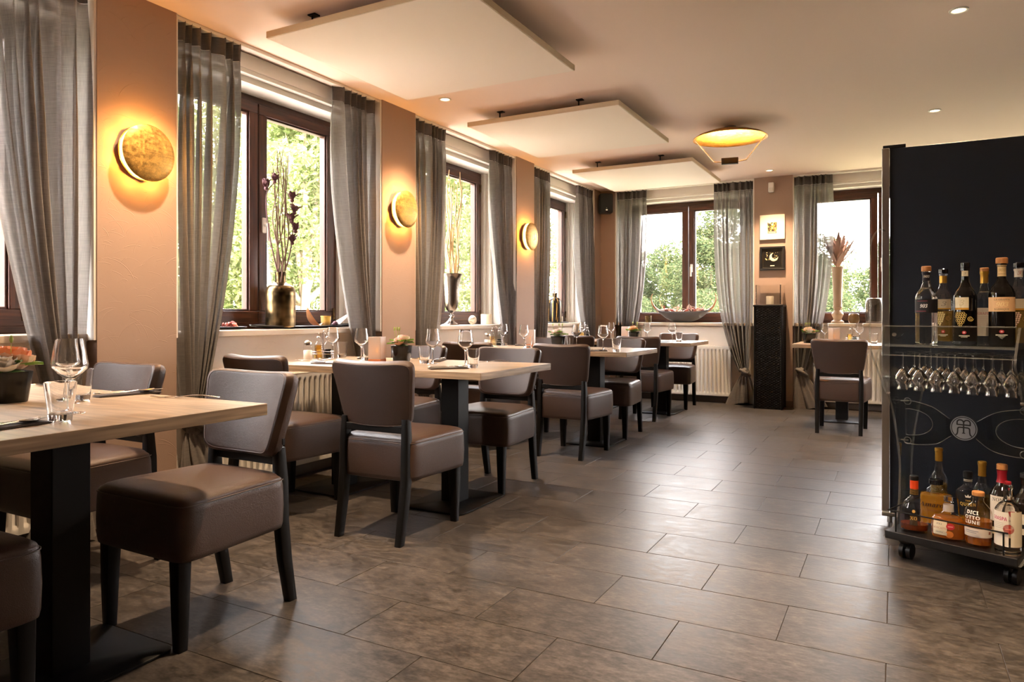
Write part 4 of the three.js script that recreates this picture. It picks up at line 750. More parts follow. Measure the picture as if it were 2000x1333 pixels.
{
  const t = thing('ceiling_lamp', 'round gold leaf ceiling reflector lamp with a light bar hung on thin rods', 'ceiling lamp', [2.085, 0, -6.1], 0.15);
  part('reflector', [lathe([[0, 2.575], [0.1, 2.572], [0.2, 2.558], [0.27, 2.533], [0.3, 2.512], [0.3, 2.508], [0.268, 2.527], [0.2, 2.551], [0.1, 2.565], [0, 2.568]], 64)], M.gold, t);
  part('ceiling_mount', lathe([[0, CEIL - 0.001], [0.05, CEIL - 0.001], [0.05, 2.572], [0, 2.572]], 24), M.steel, t);
  for (const s of [-1, 1]) part('rod', poly([[s * 0.285, 2.52, 0], [s * 0.13, 2.325, 0], [s * 0.06, 2.315, 0]], 0.004, 8), M.chrome, t);
  part('light_bar', [box(0.135, 0.03, 0.04, 0, 2.312, 0, 0.004), box(0.135, 0.024, 0.004, 0, 2.336, 0.018), box(0.135, 0.024, 0.004, 0, 2.336, -0.018)], M.blackMetal, t);
  part('lamp_tube', rod(V(-0.055, 2.334, 0), V(0.055, 2.334, 0), 0.008).translate(0, 0, 0), glow('#ffd9a0', 14), t);
  const l = new THREE.SpotLight(0xffc27c, 15, 0, 1.12, 0.5); l.position.set(0, 2.35, 0); l.target.position.set(0, 2.6, 0); l.shadow.radius = 1; l.name = 'ceiling_lamp_light'; t.add(l, l.target);
}
const DOWN = 14;
const downProto = (() => {
  const t = thing('downlight', '', 'downlight');
  part('trim_ring', lathe([[0.046, 0.002], [0.044, -0.004], [0.034, -0.005], [0.033, 0.0], [0.03, 0.02]], 36), M.whitePlastic, t);
  part('lamp_face', lathe([[0, -0.001], [0.03, -0.001], [0.03, 0.001], [0, 0.001]], 28), glow('#ffdcae', 7), t);
  const l = new THREE.SpotLight(WARM, DOWN, 0, 0.8, 0.95); l.position.set(0, -0.012, 0); l.target.position.set(0, -1, 0); l.shadow.radius = 1.5; l.name = 'downlight_light'; t.add(l, l.target);
  return t;
})();
[[0.41, -4.34, 'recessed spot light beside the biggest acoustic panel'], [2.1, -8.13, 'recessed spot light before the end wall pillar and pictures'], [3.57, -6.36, 'recessed spot light above the cabinet, the farther of two'], [3.59, -4.33, 'recessed spot light above the cabinet, the nearer of two'],
  [0.52, -2.24, 'recessed spot light by the wall, above the biggest gold wall lamp'], [2.1, -2.3, 'recessed spot light overhead, outside the view'], [3.6, -2.3, 'recessed spot light above the cart, outside the view'], [3.6, -0.3, 'recessed spot light overhead in front of the drinks cart, outside the view'], [5.3, -2.3, 'recessed spot light past the cart and beside the cabinet, outside the view'], [5.3, 0.2, 'recessed spot light in the far bay of the room, outside the view']].forEach(([x, z, label], i) => { const d = i ? copy(downProto, [x, CEIL, z], 0) : downProto; d.position.set(x, CEIL - 0.001, z); tag(d, label, 'downlight', 'recessed spot lights'); d.traverse((o) => { if (o.isSpotLight) { o.target = d.children.find((c) => c.type === 'Object3D') || o.target; } }); });
// ---------------------------------------------------------------- tall black cabinet
{
  const t = thing('cabinet', 'tall black cabinet with a steel front edge behind the drinks cart', 'cabinet', [3.242, 0, -4.0]);
  part('front_panel', box(2.4, 1.80, 0.03, 1.235, 0.96, -0.015, 0.003), M.cabinet, t);
  part('carcass', box(2.36, 1.78, 0.58, 1.225, 0.955, -0.325, 0.004), M.cabinet, t);
  part('steel_edge', box(0.034, 1.8, 0.05, 0.017, 0.96, -0.01, 0.003), M.steel, t);
  part('top_hinge', box(0.1, 0.016, 0.06, 0.055, 1.869, -0.03, 0.002), M.blackPlastic, t);
  part('plinth', box(2.3, 0.055, 0.5, 1.25, 0.0275, -0.32), M.blackPlastic, t);
  part('foot', [box(0.07, 0.02, 0.07, 0.035, 0.048, -0.01, 0.004), rod(V(0.035, 0, -0.02), V(0.035, 0.05, -0.02), 0.012)], M.steel, t);
}
// ---------------------------------------------------------------- drinks cart
const CART = [3.547, 0, -3.452], CTURN = -Math.atan2(0.371, 0.928);
const cartAt = (x, y, z) => [CART[0] + x * Math.cos(CTURN) + z * Math.sin(CTURN), y, CART[2] - x * Math.sin(CTURN) + z * Math.cos(CTURN)];
const SHELF = 0.912, TRAY = 0.13;
{
  const t = thing('drinks_cart', 'clear acrylic drinks cart with black tray, wavy sides and hanging glass rack', 'cart', CART, CTURN);
  const tray = part('tray', box(0.47, 0.032, 0.44, 0, TRAY - 0.016, -0.04, 0.003), M.blackPlastic, t);
  const y = 0.215, zf = 0.17, zr = -0.25, xl = -0.225, xr = 0.2;
  part('rail', [poly([[xl, y, zr], [xl, y, zf], [xr, y, zf], [xr, y, zr], [xl, y, zr]], 0.003, 8), ...[[xl + 0.03, zf], [xr - 0.012, zf], [xl, zr + 0.02], [xr, zr + 0.02]].map(([a, b]) => rod(V(a, TRAY, b), V(a, y, b), 0.003))], M.blackMetal, tray);
  for (const [x, z] of [[-0.19, 0.07], [0.19, 0.07], [-0.19, -0.17], [0.19, -0.17]]) {
    const c = part('caster', [rod(V(x - 0.022, 0.032, z), V(x - 0.006, 0.032, z), 0.032, 0.032, 28), rod(V(x + 0.006, 0.032, z), V(x + 0.022, 0.032, z), 0.032, 0.032, 28), rod(V(x - 0.02, 0.032, z), V(x + 0.02, 0.032, z), 0.01)], M.blackPlastic, t);
    part('caster_fork', [box(0.05, 0.026, 0.05, x, 0.075, z, 0.01), rod(V(x, 0.06, z), V(x, 0.1, z), 0.012)], M.blackPlastic, c);
  }
  // wavy side plates; outline in (z, y)
  const frontEdge = [[0.172, 0.1], [0.09, 0.125], [0.032, 0.19], [0.017, 0.3], [0.02, 0.42], [0.08, 0.606], [0.14, 0.71], [0.215, 0.82], [0.226, 0.87], [0.172, 0.985]];
  const rearEdge = [[-0.3, 0.98], [-0.33, 0.86], [-0.3, 0.77], [-0.224, 0.67], [-0.137, 0.495], [-0.108, 0.34], [-0.12, 0.2], [-0.18, 0.125], [-0.25, 0.1]];
  const smooth = (pts, n = 60) => new THREE.SplineCurve(pts.map(([a, b]) => new THREE.Vector2(a, b))).getPoints(n);
  for (const s of [-1, 1]) {
    const sh = new THREE.Shape([...smooth(frontEdge), ...smooth(rearEdge)]);
    const g = new THREE.ExtrudeGeometry(sh, { depth: 0.009, bevelEnabled: false, curveSegments: 4 }); g.rotateY(-Math.PI / 2).translate(s * 0.24 + 0.0045, 0, 0);
    const m = new THREE.Mesh(g, [M.acrylic, M.acrylicEdge]); m.name = 'side_plate'; t.add(m);
    const hp = [[0.133, 0.7], [0.2, 0.78], [0.27, 0.87], [0.29, 0.93], [0.29, 1.1], [0.29, 1.3], [0.255, 1.36], [0.2, 1.39], [0.15, 1.39]].map(([a, b]) => V(s * 0.247, b, a));
    if (s < 0) part('grab_handle', [tube(hp, 0.004, 60, 8)], M.acrylicEdge, t);
    part('handle_screw', [rod(V(s * 0.247, 0.7, 0.13), V(s * 0.232, 0.7, 0.13), 0.006)], M.chrome, t);
  }
  part('bottle_shelf', box(0.462, 0.01, 0.47, 0, SHELF - 0.005, -0.05, 0.002), M.acrylic, t);
  part('shelf_edge', [box(0.462, 0.0095, 0.004, 0, SHELF - 0.005, 0.187), box(0.462, 0.0095, 0.004, 0, SHELF - 0.005, -0.287)], M.acrylicEdge, t);
  part('shelf_guard', [box(0.47, 0.075, 0.006, 0, SHELF + 0.037, 0.19)], M.acrylic, t);
  part('guard_edge', [rod(V(-0.235, SHELF + 0.075, 0.19), V(0.235, SHELF + 0.075, 0.19), 0.0025), rod(V(-0.19, SHELF + 0.04, 0.194), V(-0.19, SHELF + 0.04, 0.2), 0.008), rod(V(0.19, SHELF + 0.04, 0.194), V(0.19, SHELF + 0.04, 0.2), 0.008)], M.acrylicEdge, t);
  for (let i = 0; i < 8; i++) part('rack_slat', box(0.026, 0.008, 0.4, -0.2275 + i * 0.065, 0.866, -0.02, 0.002), M.acrylic, t);
  part('rack_edge', [rod(V(-0.235, 0.866, 0.185), V(0.235, 0.866, 0.185), 0.0022), rod(V(-0.235, 0.866, -0.225), V(0.235, 0.866, -0.225), 0.0022)], M.acrylicEdge, t);
  // brace with two almond-shaped openings and the round badge
  const z = -0.0, lobe = (s) => [[s * 0.05, 0.60], [s * 0.11, 0.64], [s * 0.17, 0.658], [s * 0.225, 0.664]], low = (s) => [[s * 0.225, 0.478], [s * 0.17, 0.476], [s * 0.1, 0.49], [s * 0.045, 0.53]];
  const sh = new THREE.Shape([...smooth(lobe(1), 16), ...smooth(low(1), 16), ...smooth(low(-1).reverse(), 16), ...smooth(lobe(-1).reverse(), 16)]);
  for (const s of [-1, 1]) { const h = new THREE.Path(); h.absellipse(s * 0.205, 0.57, 0.09, 0.056, 0, Math.PI * 2); const clip = h.getPoints(60).filter((p) => Math.abs(p.x) < 0.222); sh.holes.push(new THREE.Path(clip)); }
  const bm = new THREE.Mesh(new THREE.ExtrudeGeometry(sh, { depth: 0.006, bevelEnabled: false }).translate(0, 0, z - 0.006), [M.acrylic, M.acrylicEdge]); bm.name = 'brace_plate'; t.add(bm);
  const edges = []; for (const s of [-1, 1]) { for (const q of [lobe(s), low(s)]) edges.push(tube(q.map(([a, b]) => V(a, b, z)), 0.0016, 40, 6)); const pts = []; for (let i = -18; i <= 18; i++) { const a = (i / 18) * 1.75 + (s > 0 ? Math.PI : 0); pts.push(V(s * 0.205 + 0.09 * Math.cos(a), 0.57 + 0.056 * Math.sin(a), z)); } edges.push(tube(pts, 0.0016, 50, 6)); }
  part('brace_edge', edges, M.acrylicEdge, t);
  for (const s of [-1, 1]) for (const yy of [0.66, 0.49]) part('brace_clip', [new THREE.TorusGeometry(0.014, 0.0018, 8, 30).translate(s * 0.212, yy, z + 0.006), box(0.03, 0.006, 0.012, s * 0.226, yy, z, 0.002)], M.acrylicEdge, t);
  const badge = part('badge', lathe([[0, 0.0], [0.051, 0], [0.052, 0.001], [0.052, 0.004], [0, 0.004]], 60).rotateX(Math.PI / 2).translate(0.003, 0.568, z + 0.001), M.blackPlastic, t);
  const mono = canvasMap(512, 512, (g, w, h) => {
    g.fillStyle = '#111214'; g.fillRect(0, 0, w, h); g.fillStyle = '#8f9094'; g.beginPath(); g.arc(256, 256, 250, 0, 7); g.fill(); g.strokeStyle = '#111214'; g.lineWidth = 16; g.beginPath(); g.arc(256, 256, 226, 0, 7); g.stroke();
    g.lineWidth = 26; g.lineCap = 'butt'; g.lineJoin = 'round';
    const X = (v) => 256 + (v - 838) * 2.12, Y = (v) => 256 + (v - 165) * 2.12;
    for (const m of [(v) => X(v), (v) => 512 - X(v)]) {
      g.beginPath(); g.moveTo(m(838), Y(130)); g.lineTo(m(838), Y(112)); g.bezierCurveTo(m(836), Y(78), m(782), Y(74), m(781), Y(112)); g.lineTo(m(781), Y(132)); g.lineTo(m(838), Y(132)); g.stroke();
      g.beginPath(); g.moveTo(m(766), Y(236)); g.bezierCurveTo(m(784), Y(232), m(786), Y(210), m(786), Y(180)); g.bezierCurveTo(m(786), Y(162), m(796), Y(158), m(810), Y(158)); g.lineTo(m(838), Y(158)); g.stroke();
    }
    g.beginPath(); g.moveTo(256, Y(108)); g.lineTo(256, Y(216)); g.stroke(); g.lineWidth = 16; g.beginPath(); g.moveTo(X(824), Y(214)); g.lineTo(X(852), Y(214)); g.stroke();
  });
  const face = new THREE.CircleGeometry(0.0505, 60).translate(0.003, 0.568, z + 0.0055); part('badge_print', face, std('#ffffff', { map: mono, roughness: 0.4, metalness: 0.1 }), badge);
}
// ---------------------------------------------------------------- hanging schnapps glasses
{
  const t0 = thing('schnapps_glass', '', 'glass'); // hangs by its foot: foot uppermost
  part('foot', lathe([[0, 0], [0.028, 0], [0.0285, -0.0012], [0.02, -0.003], [0.006, -0.006], [0, -0.006]], 30), M.thinGlass, t0);
  part('stem', lathe([[0, -0.005], [0.005, -0.006], [0.0035, -0.012], [0.003, -0.04], [0.004, -0.062], [0.006, -0.07], [0, -0.07]].reverse(), 14), M.glass, t0);
  const bowl = lathe([[0.003, -0.068], [0.012, -0.076], [0.026, -0.098], [0.0295, -0.112], [0.027, -0.122], [0.02, -0.132], [0.019, -0.14], [0.0215, -0.152], [0.0225, -0.158], [0.0213, -0.158], [0.0203, -0.152], [0.0178, -0.14], [0.0188, -0.131], [0.0258, -0.121], [0.028, -0.112], [0.0247, -0.099], [0.011, -0.0785], [0, -0.073]], 60), bp = bowl.attributes.position;
  for (let i = 0; i < bp.count; i++) { const x = bp.getX(i), y = bp.getY(i), z = bp.getZ(i), k = 1 + 0.13 * Math.exp(-(((y + 0.112) / 0.014) ** 2)) * Math.cos(5 * Math.atan2(z, x)); bp.setXYZ(i, x * k, y, z * k); }
  bowl.computeVertexNormals(); part('bowl', bowl, M.glass, t0, 'glass bowl with five bulges');
  let k = 0; const rows = [['front row', 0.1], ['second row', -0.02], ['rear row', -0.14]], nth = ['first', 'second', 'third', 'fourth', 'fifth', 'sixth', 'seventh'];
  rows.forEach(([row, z], j) => { for (let i = 0; i < 7; i++) { const c = k++ ? copy(t0, [0, 0, 0], 0) : t0; c.position.set(...cartAt(-0.195 + i * 0.065, 0.8765, z)); tag(c, `small schnapps glass hanging upside down in the ${row}, ${nth[i]} from the steel cabinet edge`, 'glass', 'hanging schnapps glasses'); } });
}
// ---------------------------------------------------------------- bottles
const liquidMat = (c, d) => phy('#ffffff', { roughness: 0, transmission: 1, thickness: 0.04, ior: 1.36, attenuationColor: new THREE.Color(c), attenuationDistance: d });
const LQ = { clear: liquidMat('#f4f4f0', 0.5), straw: phy('#c9b069', { roughness: 0.05, transmission: 0.75, thickness: 0 }), amber: phy('#d08428', { roughness: 0.03, transmission: 0.68, thickness: 0 }), gold: phy('#d09a30', { roughness: 0.03, transmission: 0.58, thickness: 0 }), deep: phy('#8a3c0e', { roughness: 0.03, transmission: 0.6, thickness: 0 }) };
const BG = { clear: M.thinGlass, dark: phy('#0b0a0a', { roughness: 0.06 }), smoke: phy('#2a2320', { roughness: 0.04, transmission: 0.5, thickness: 0 }) };
const CAP = { wood: std('#c4874f', { roughness: 0.65 }), black: M.blackPlastic, gold: std('#c79a3f', { roughness: 0.35, metalness: 0.7 }), orange: std('#d9481c', { roughness: 0.35 }), red: std('#9c1626', { roughness: 0.4 }), glass: phy('#15151a', { roughness: 0.05 }), chrome: M.chrome, clear: M.glass };
// o: prof (r, y) from base to lip; sx, sz flatten; sq squareness; liquid [name, level]; cap [name, r, y0, y1]; labels [{y0, y1, arc, draw, w, h, turn}]; sleeves [{y0, y1, mat}]
function bottle(x, y, z, turn, label, o) {
  const t = thing('bottle', label, 'bottle', cartAt(x, y, z), CTURN + turn, o.group), sx = o.sx ?? 1, sz = o.sz ?? 1, sq = o.sq ?? 2, N = 48;
  const curve = new THREE.CatmullRomCurve3(o.prof.map(([r, yy]) => V(r, yy, 0)), false, 'catmullrom', 0.12), pr = curve.getPoints(o.prof.length * 7);
  const flatAt = (yy) => { const k = Math.min(1, Math.max(0, (yy - (o.flatTo ?? 9)) / 0.02)); return [sx + (1 - sx) * k, sz + (1 - sz) * k, sq + (2 - sq) * k]; };
  const ring = (r, yy, d = 0) => { const [a, b, e] = flatAt(yy); return superRing(Math.max(0.0005, (r - d) * a), Math.max(0.0005, (r - d) * b), yy, e, N); };
  const full = !o.glass && o.liquid && o.liquid[0] === 'clear'; // water-clear spirit: glass and liquid act as one solid
  part('glass_body', loft(pr.map((p) => ring(p.x, p.y)), true, full), full ? M.glass : BG[o.glass ?? 'clear'], t);
  if (o.liquid && !full) { const [m, lev] = o.liquid, pts = pr.filter((p) => p.y < lev && p.y > (o.floor ?? 0.009)), last = pts[pts.length - 1]; part('liquid', loft([...pts.map((p) => ring(p.x, p.y, 0.0016)), ring(last.x, lev, 0.0016)], true, true, 0.8), LQ[m], t); }
  if (o.cap) { const [m, r, y0, y1] = o.cap; part('stopper', lathe([[0, y0], [r * 0.96, y0], [r, y0 + 0.002], [r, y1 - 0.003], [r * 0.9, y1], [0, y1]], 28), CAP[m], t); }
  const rAt = (yy) => { let best = pr[0]; for (const p of pr) if (p.y > 0.002 && Math.abs(p.y - yy) < Math.abs(best.y - yy)) best = p; return best.x; };
  (o.sleeves ?? []).forEach(({ y0, y1, mat, d }) => part('neck_sleeve', loft(Array.from({ length: 7 }, (_, i) => { const yy = y0 + ((y1 - y0) * i) / 6; return superRing(rAt(yy) + (d ?? 0.0008), rAt(yy) + (d ?? 0.0008), yy, 2, 32); }), false, false), mat, t));
  (o.labels ?? []).forEach((l) => {
    const tex = canvasMap(l.w ?? 320, l.h ?? 320, l.draw), a0 = (l.turn ?? 0) - l.arc / 2;
    const g = sheet((s, k) => { const yy = l.y0 + (l.y1 - l.y0) * k, a = a0 + l.arc * s, [fa, fb, e] = flatAt(yy), r = rAt(yy) + (sq > 3 ? 0.0022 : 0.0009), sn = Math.sin(a), cs = Math.cos(a); if (sq > 3) { const xx = 0.9 * (2 * s - 1); return [r * fa * xx, yy, r * fb * (1 - Math.abs(xx) ** e) ** (1 / e), s, k]; } return [r * fa * Math.sign(sn) * Math.abs(sn) ** (2 / e), yy, r * fb * Math.sign(cs) * Math.abs(cs) ** (2 / e), s, k]; }, 60, 6);
    part('label', g, std('#ffffff', { map: tex, roughness: 0.6, transparent: !!l.alpha, alphaTest: l.alpha ? 0.4 : 0 }), t);
  });
}
const write = (g, s, x, y, px, color, font = 'serif', style = '') => { g.fillStyle = color; g.font = `${style} ${px}px ${font}`; g.textAlign = 'center'; g.textBaseline = 'middle'; g.fillText(s, x, y); };
const fill = (g, w, h, c) => { g.fillStyle = c; g.fillRect(0, 0, w, h); };
function grapes(g, w, h, color, ring) { const rows = [[4, 0.12], [5, 0.22], [5, 0.32], [4, 0.42], [4, 0.52], [3, 0.62], [2, 0.72], [1, 0.81]]; g.lineWidth = 5; rows.forEach(([n, y], j) => { for (let i = 0; i < n; i++) { const x = w * (0.32 + (i - (n - 1) / 2) * 0.105 + (j % 2) * 0.02); g.beginPath(); g.arc(x, h * y, w * 0.047, 0, 7); if (ring) { g.strokeStyle = color; g.stroke(); } else { g.fillStyle = color; g.fill(); } } }); g.strokeStyle = ring ? color : '#8a6a34'; g.lineWidth = 8; g.beginPath(); for (let i = 0; i < 60; i++) { const a = i * 0.2, r = w * 0.14 * (1 - i / 70); g.lineTo(w * 0.76 + r * Math.cos(a), h * 0.42 + r * Math.sin(a)); } g.stroke(); }
const bordo = (r = 0.04, h = 0.31, sh = 0.2, n = 0.0135) => [[0, 0.0], [r * 0.8, 0], [r * 0.97, 0.003], [r, 0.012], [r, sh * 0.5], [r, sh - 0.012], [r * 0.97, sh], [r * 0.8, sh + 0.018], [r * 0.52, sh + 0.034], [n + 0.002, sh + 0.052], [n, sh + 0.065], [n, h - 0.012], [n + 0.002, h - 0.011], [n + 0.002, h]];
const TOWARD = 0.31; // towards the room
const scriptLabel = (num, bg, fg, sub, subc) => (g, w, h) => { fill(g, w, h, bg); write(g, num, w * 0.42, h * 0.5, h * 0.36, fg, 'serif', 'italic bold'); g.fillStyle = subc; g.fillRect(w * 0.1, h * 0.86, w * 0.4, h * 0.04); g.fillRect(w * 0.2, h * 0.12, w * 0.35, h * 0.03); };
const redSeal = (y) => ({ y0: y, y1: y + 0.034, arc: 0.9, alpha: true, w: 160, h: 160, draw: (g, w, h) => { g.clearRect(0, 0, w, h); g.fillStyle = '#b8323a'; g.beginPath(); g.arc(w / 2, h * 0.34, w * 0.2, 0, 7); g.fill(); g.fillStyle = '#e8c9c4'; g.beginPath(); g.arc(w / 2, h * 0.34, w * 0.09, 0, 7); g.fill(); g.fillStyle = '#d8d2c6'; g.fillRect(0, h * 0.68, w, h * 0.12); g.fillRect(w * 0.2, h * 0.86, w * 0.6, h * 0.06); } });
const UP = 'bottles on the clear upper shelf', LOW = 'bottles on the black tray';
bottle(-0.125, SHELF, 0.04, TOWARD, 'clear spirit bottle with wooden stopper and black band label, first on the upper shelf', { group: UP, prof: bordo(0.041, 0.305, 0.2), liquid: ['clear', 0.118], cap: ['wood', 0.0185, 0.304, 0.326], labels: [{ y0: 0.13, y1: 0.187, arc: 2.9, w: 512, h: 200, draw: scriptLabel('903', '#15131a', '#f2efe9', '', '#8d2f3c') }, { y0: 0.264, y1: 0.301, arc: 3.4, w: 200, h: 160, draw: (g, w, h) => { fill(g, w, h, '#1b1420'); write(g, '903', w * 0.5, h * 0.5, 60, '#efe9e0', 'serif', 'italic bold'); } }] });
bottle(-0.1, SHELF, -0.075, TOWARD, 'clear bottle with pale yellow spirit, gold neck band and black stopper', { group: UP, prof: bordo(0.038, 0.3, 0.195), liquid: ['straw', 0.14], cap: ['glass', 0.0175, 0.298, 0.318], sleeves: [{ y0: 0.258, y1: 0.288, mat: CAP.gold }], labels: [{ y0: 0.145, y1: 0.188, arc: 1.6, w: 200, h: 200, draw: (g, w, h) => { fill(g, w, h, '#cbbfa6'); write(g, '3', w / 2, h * 0.46, 120, '#8b8272', 'serif', 'italic'); g.fillStyle = '#c4952f'; g.fillRect(0, h * 0.88, w, h * 0.12); } }, { y0: 0.065, y1: 0.14, arc: 1.9, alpha: true, w: 300, h: 300, draw: (g, w, h) => { g.clearRect(0, 0, w, h); grapes(g, w, h, '#e8d79a', false); } }, redSeal(0.028)] });
bottle(0.017, SHELF, 0.03, TOWARD - 0.1, 'black bottle with cream label and gold ring grapes', { group: UP, prof: bordo(0.0415, 0.312, 0.2), glass: 'dark', cap: ['glass', 0.0165, 0.312, 0.334], labels: [{ y0: 0.142, y1: 0.192, arc: 1.25, w: 240, h: 240, turn: -0.25, draw: (g, w, h) => { fill(g, w, h, '#e4d8b8'); write(g, '3', w / 2, h * 0.44, 150, '#c9ba92', 'serif', 'italic'); g.fillStyle = '#c4902a'; g.fillRect(0, h * 0.84, w, h * 0.16); } }, { y0: 0.062, y1: 0.138, arc: 2.0, alpha: true, w: 300, h: 300, draw: (g, w, h) => { g.clearRect(0, 0, w, h); grapes(g, w, h, '#dfc06a', true); } }, redSeal(0.028), { y0: 0.278, y1: 0.3, arc: 1.9, w: 128, h: 128, turn: -0.1, draw: (g, w, h) => { fill(g, w, h, '#ddd0ae'); write(g, '3', w / 2, h / 2, 70, '#9a8a68', 'serif', 'italic'); } }] });
bottle(0.05, SHELF, -0.085, TOWARD, 'clear bottle with gold foil neck and white label, behind the black bottle', { group: UP, prof: bordo(0.037, 0.302, 0.185), liquid: ['clear', 0.16], cap: ['wood', 0.016, 0.3, 0.316], sleeves: [{ y0: 0.252, y1: 0.301, mat: CAP.gold }], labels: [{ y0: 0.035, y1: 0.15, arc: 1.9, w: 256, h: 400, draw: (g, w, h) => { fill(g, w, h, '#cfc6bd'); write(g, 'GRAPPA', w * 0.5, h * 0.2, 46, '#a3343a'); g.fillStyle = '#a79c92'; for (let i = 0; i < 6; i++) g.fillRect(w * 0.15, h * (0.32 + i * 0.07), w * 0.7, 5); } }] });
bottle(0.145, SHELF, 0.035, TOWARD - 0.05, 'tallest dark bottle with wooden stopper and peach label', { group: UP, prof: bordo(0.044, 0.322, 0.21), glass: 'dark', cap: ['wood', 0.0205, 0.322, 0.345], labels: [{ y0: 0.134, y1: 0.19, arc: 2.6, w: 512, h: 260, draw: (g, w, h) => { fill(g, w, h, '#e2b888'); write(g, 'LA GRAPPA', w * 0.5, h * 0.17, 42, '#5b4632'); write(g, '903', w * 0.5, h * 0.5, 110, '#f4d9a0', 'serif', 'italic bold'); write(g, 'BARRIQUE', w * 0.5, h * 0.84, 44, '#4a3a2a'); } }, redSeal(0.034), { y0: 0.272, y1: 0.316, arc: 3.2, w: 200, h: 200, draw: (g, w, h) => { fill(g, w, h, '#dcc08c'); write(g, '903', w / 2, h * 0.45, 64, '#a07c3c', 'serif', 'italic'); g.fillStyle = '#7c6238'; g.fillRect(w * 0.2, h * 0.78, w * 0.6, 6); } }] });
bottle(0.17, SHELF, -0.08, TOWARD, 'clear bottle with white neck label, half hidden behind the tallest dark bottle', { group: UP, prof: bordo(0.04, 0.31, 0.2), liquid: ['straw', 0.15], cap: ['glass', 0.0185, 0.31, 0.33], labels: [{ y0: 0.272, y1: 0.305, arc: 3.0, w: 160, h: 160, draw: (g, w, h) => { fill(g, w, h, '#ddd5c6'); write(g, '3', w / 2, h / 2, 90, '#b9654f', 'serif', 'italic'); } }, { y0: 0.14, y1: 0.185, arc: 1.6, w: 200, h: 200, draw: (g, w, h) => { fill(g, w, h, '#cbbfa6'); g.fillStyle = '#c08c2a'; g.fillRect(0, h * 0.85, w, h * 0.15); } }, { y0: 0.062, y1: 0.138, arc: 1.9, alpha: true, w: 300, h: 300, draw: (g, w, h) => { g.clearRect(0, 0, w, h); grapes(g, w, h, '#d9b9a8', false); } }] });
// lower tray
const pear = [[0, 0], [0.04, 0], [0.05, 0.004], [0.053, 0.02], [0.052, 0.06], [0.046, 0.1], [0.034, 0.125], [0.021, 0.14], [0.0155, 0.15], [0.0145, 0.17], [0.0145, 0.212], [0.016, 0.216]];
bottle(-0.15, TRAY, 0.1, TOWARD, 'pear-shaped bottle with orange neck band, last of an amber spirit in it', { group: LOW, prof: pear, sz: 0.75, flatTo: 0.12, liquid: ['deep', 0.034], cap: ['black', 0.0165, 0.212, 0.232], sleeves: [{ y0: 0.178, y1: 0.214, mat: CAP.orange, d: 0.0012 }, { y0: 0.152, y1: 0.177, mat: std('#ffffff', { map: canvasMap(128, 128, (g, w, h) => { fill(g, w, h, '#17120c'); g.fillStyle = '#b08a3a'; for (let i = 0; i < 5; i++) g.fillRect(0, 8 + i * 24, w, 6); }), roughness: 0.5 }) }], labels: [{ y0: 0.03, y1: 0.1, arc: 0.9, alpha: true, w: 160, h: 240, draw: (g, w, h) => { g.clearRect(0, 0, w, h); g.fillStyle = 'rgba(60,44,24,0.85)'; g.fillRect(w * 0.2, h * 0.35, w * 0.6, h * 0.6); write(g, 'XO', w / 2, h * 0.55, 60, '#d0a552', 'serif', 'bold'); g.fillStyle = '#c79a4a'; g.beginPath(); g.arc(w / 2, h * 0.15, 22, 0, 7); g.fill(); } }] });
bottle(-0.12, TRAY, -0.05, TOWARD, 'square amber bottle with a broad dark stopper and dark script', { group: LOW, prof: [[0, 0], [0.052, 0], [0.056, 0.004], [0.056, 0.13], [0.054, 0.136], [0.034, 0.15], [0.034, 0.152], [0.032, 0.16], [0.02, 0.17], [0.019, 0.182]], sx: 1.05, sz: 0.7, sq: 7, flatTo: 0.137, liquid: ['gold', 0.134], cap: ['glass', 0.026, 0.178, 0.2], labels: [{ y0: 0.06, y1: 0.118, arc: 1.7, alpha: true, w: 400, h: 220, draw: (g, w, h) => { g.clearRect(0, 0, w, h); write(g, 'Amarone', w / 2, h * 0.36, 92, '#3a2008', 'serif', 'italic bold'); write(g, 'BARRIQUE', w / 2, h * 0.78, 40, '#7a4a12', 'serif', 'bold'); } }] });
bottle(-0.15, TRAY, -0.17, TOWARD, 'slim bottle with tall gold capsule behind the square amber bottle', { group: LOW, prof: bordo(0.034, 0.31, 0.18), liquid: ['straw', 0.16], cap: ['gold', 0.016, 0.3, 0.316], sleeves: [{ y0: 0.258, y1: 0.306, mat: CAP.gold, d: 0.0012 }] });
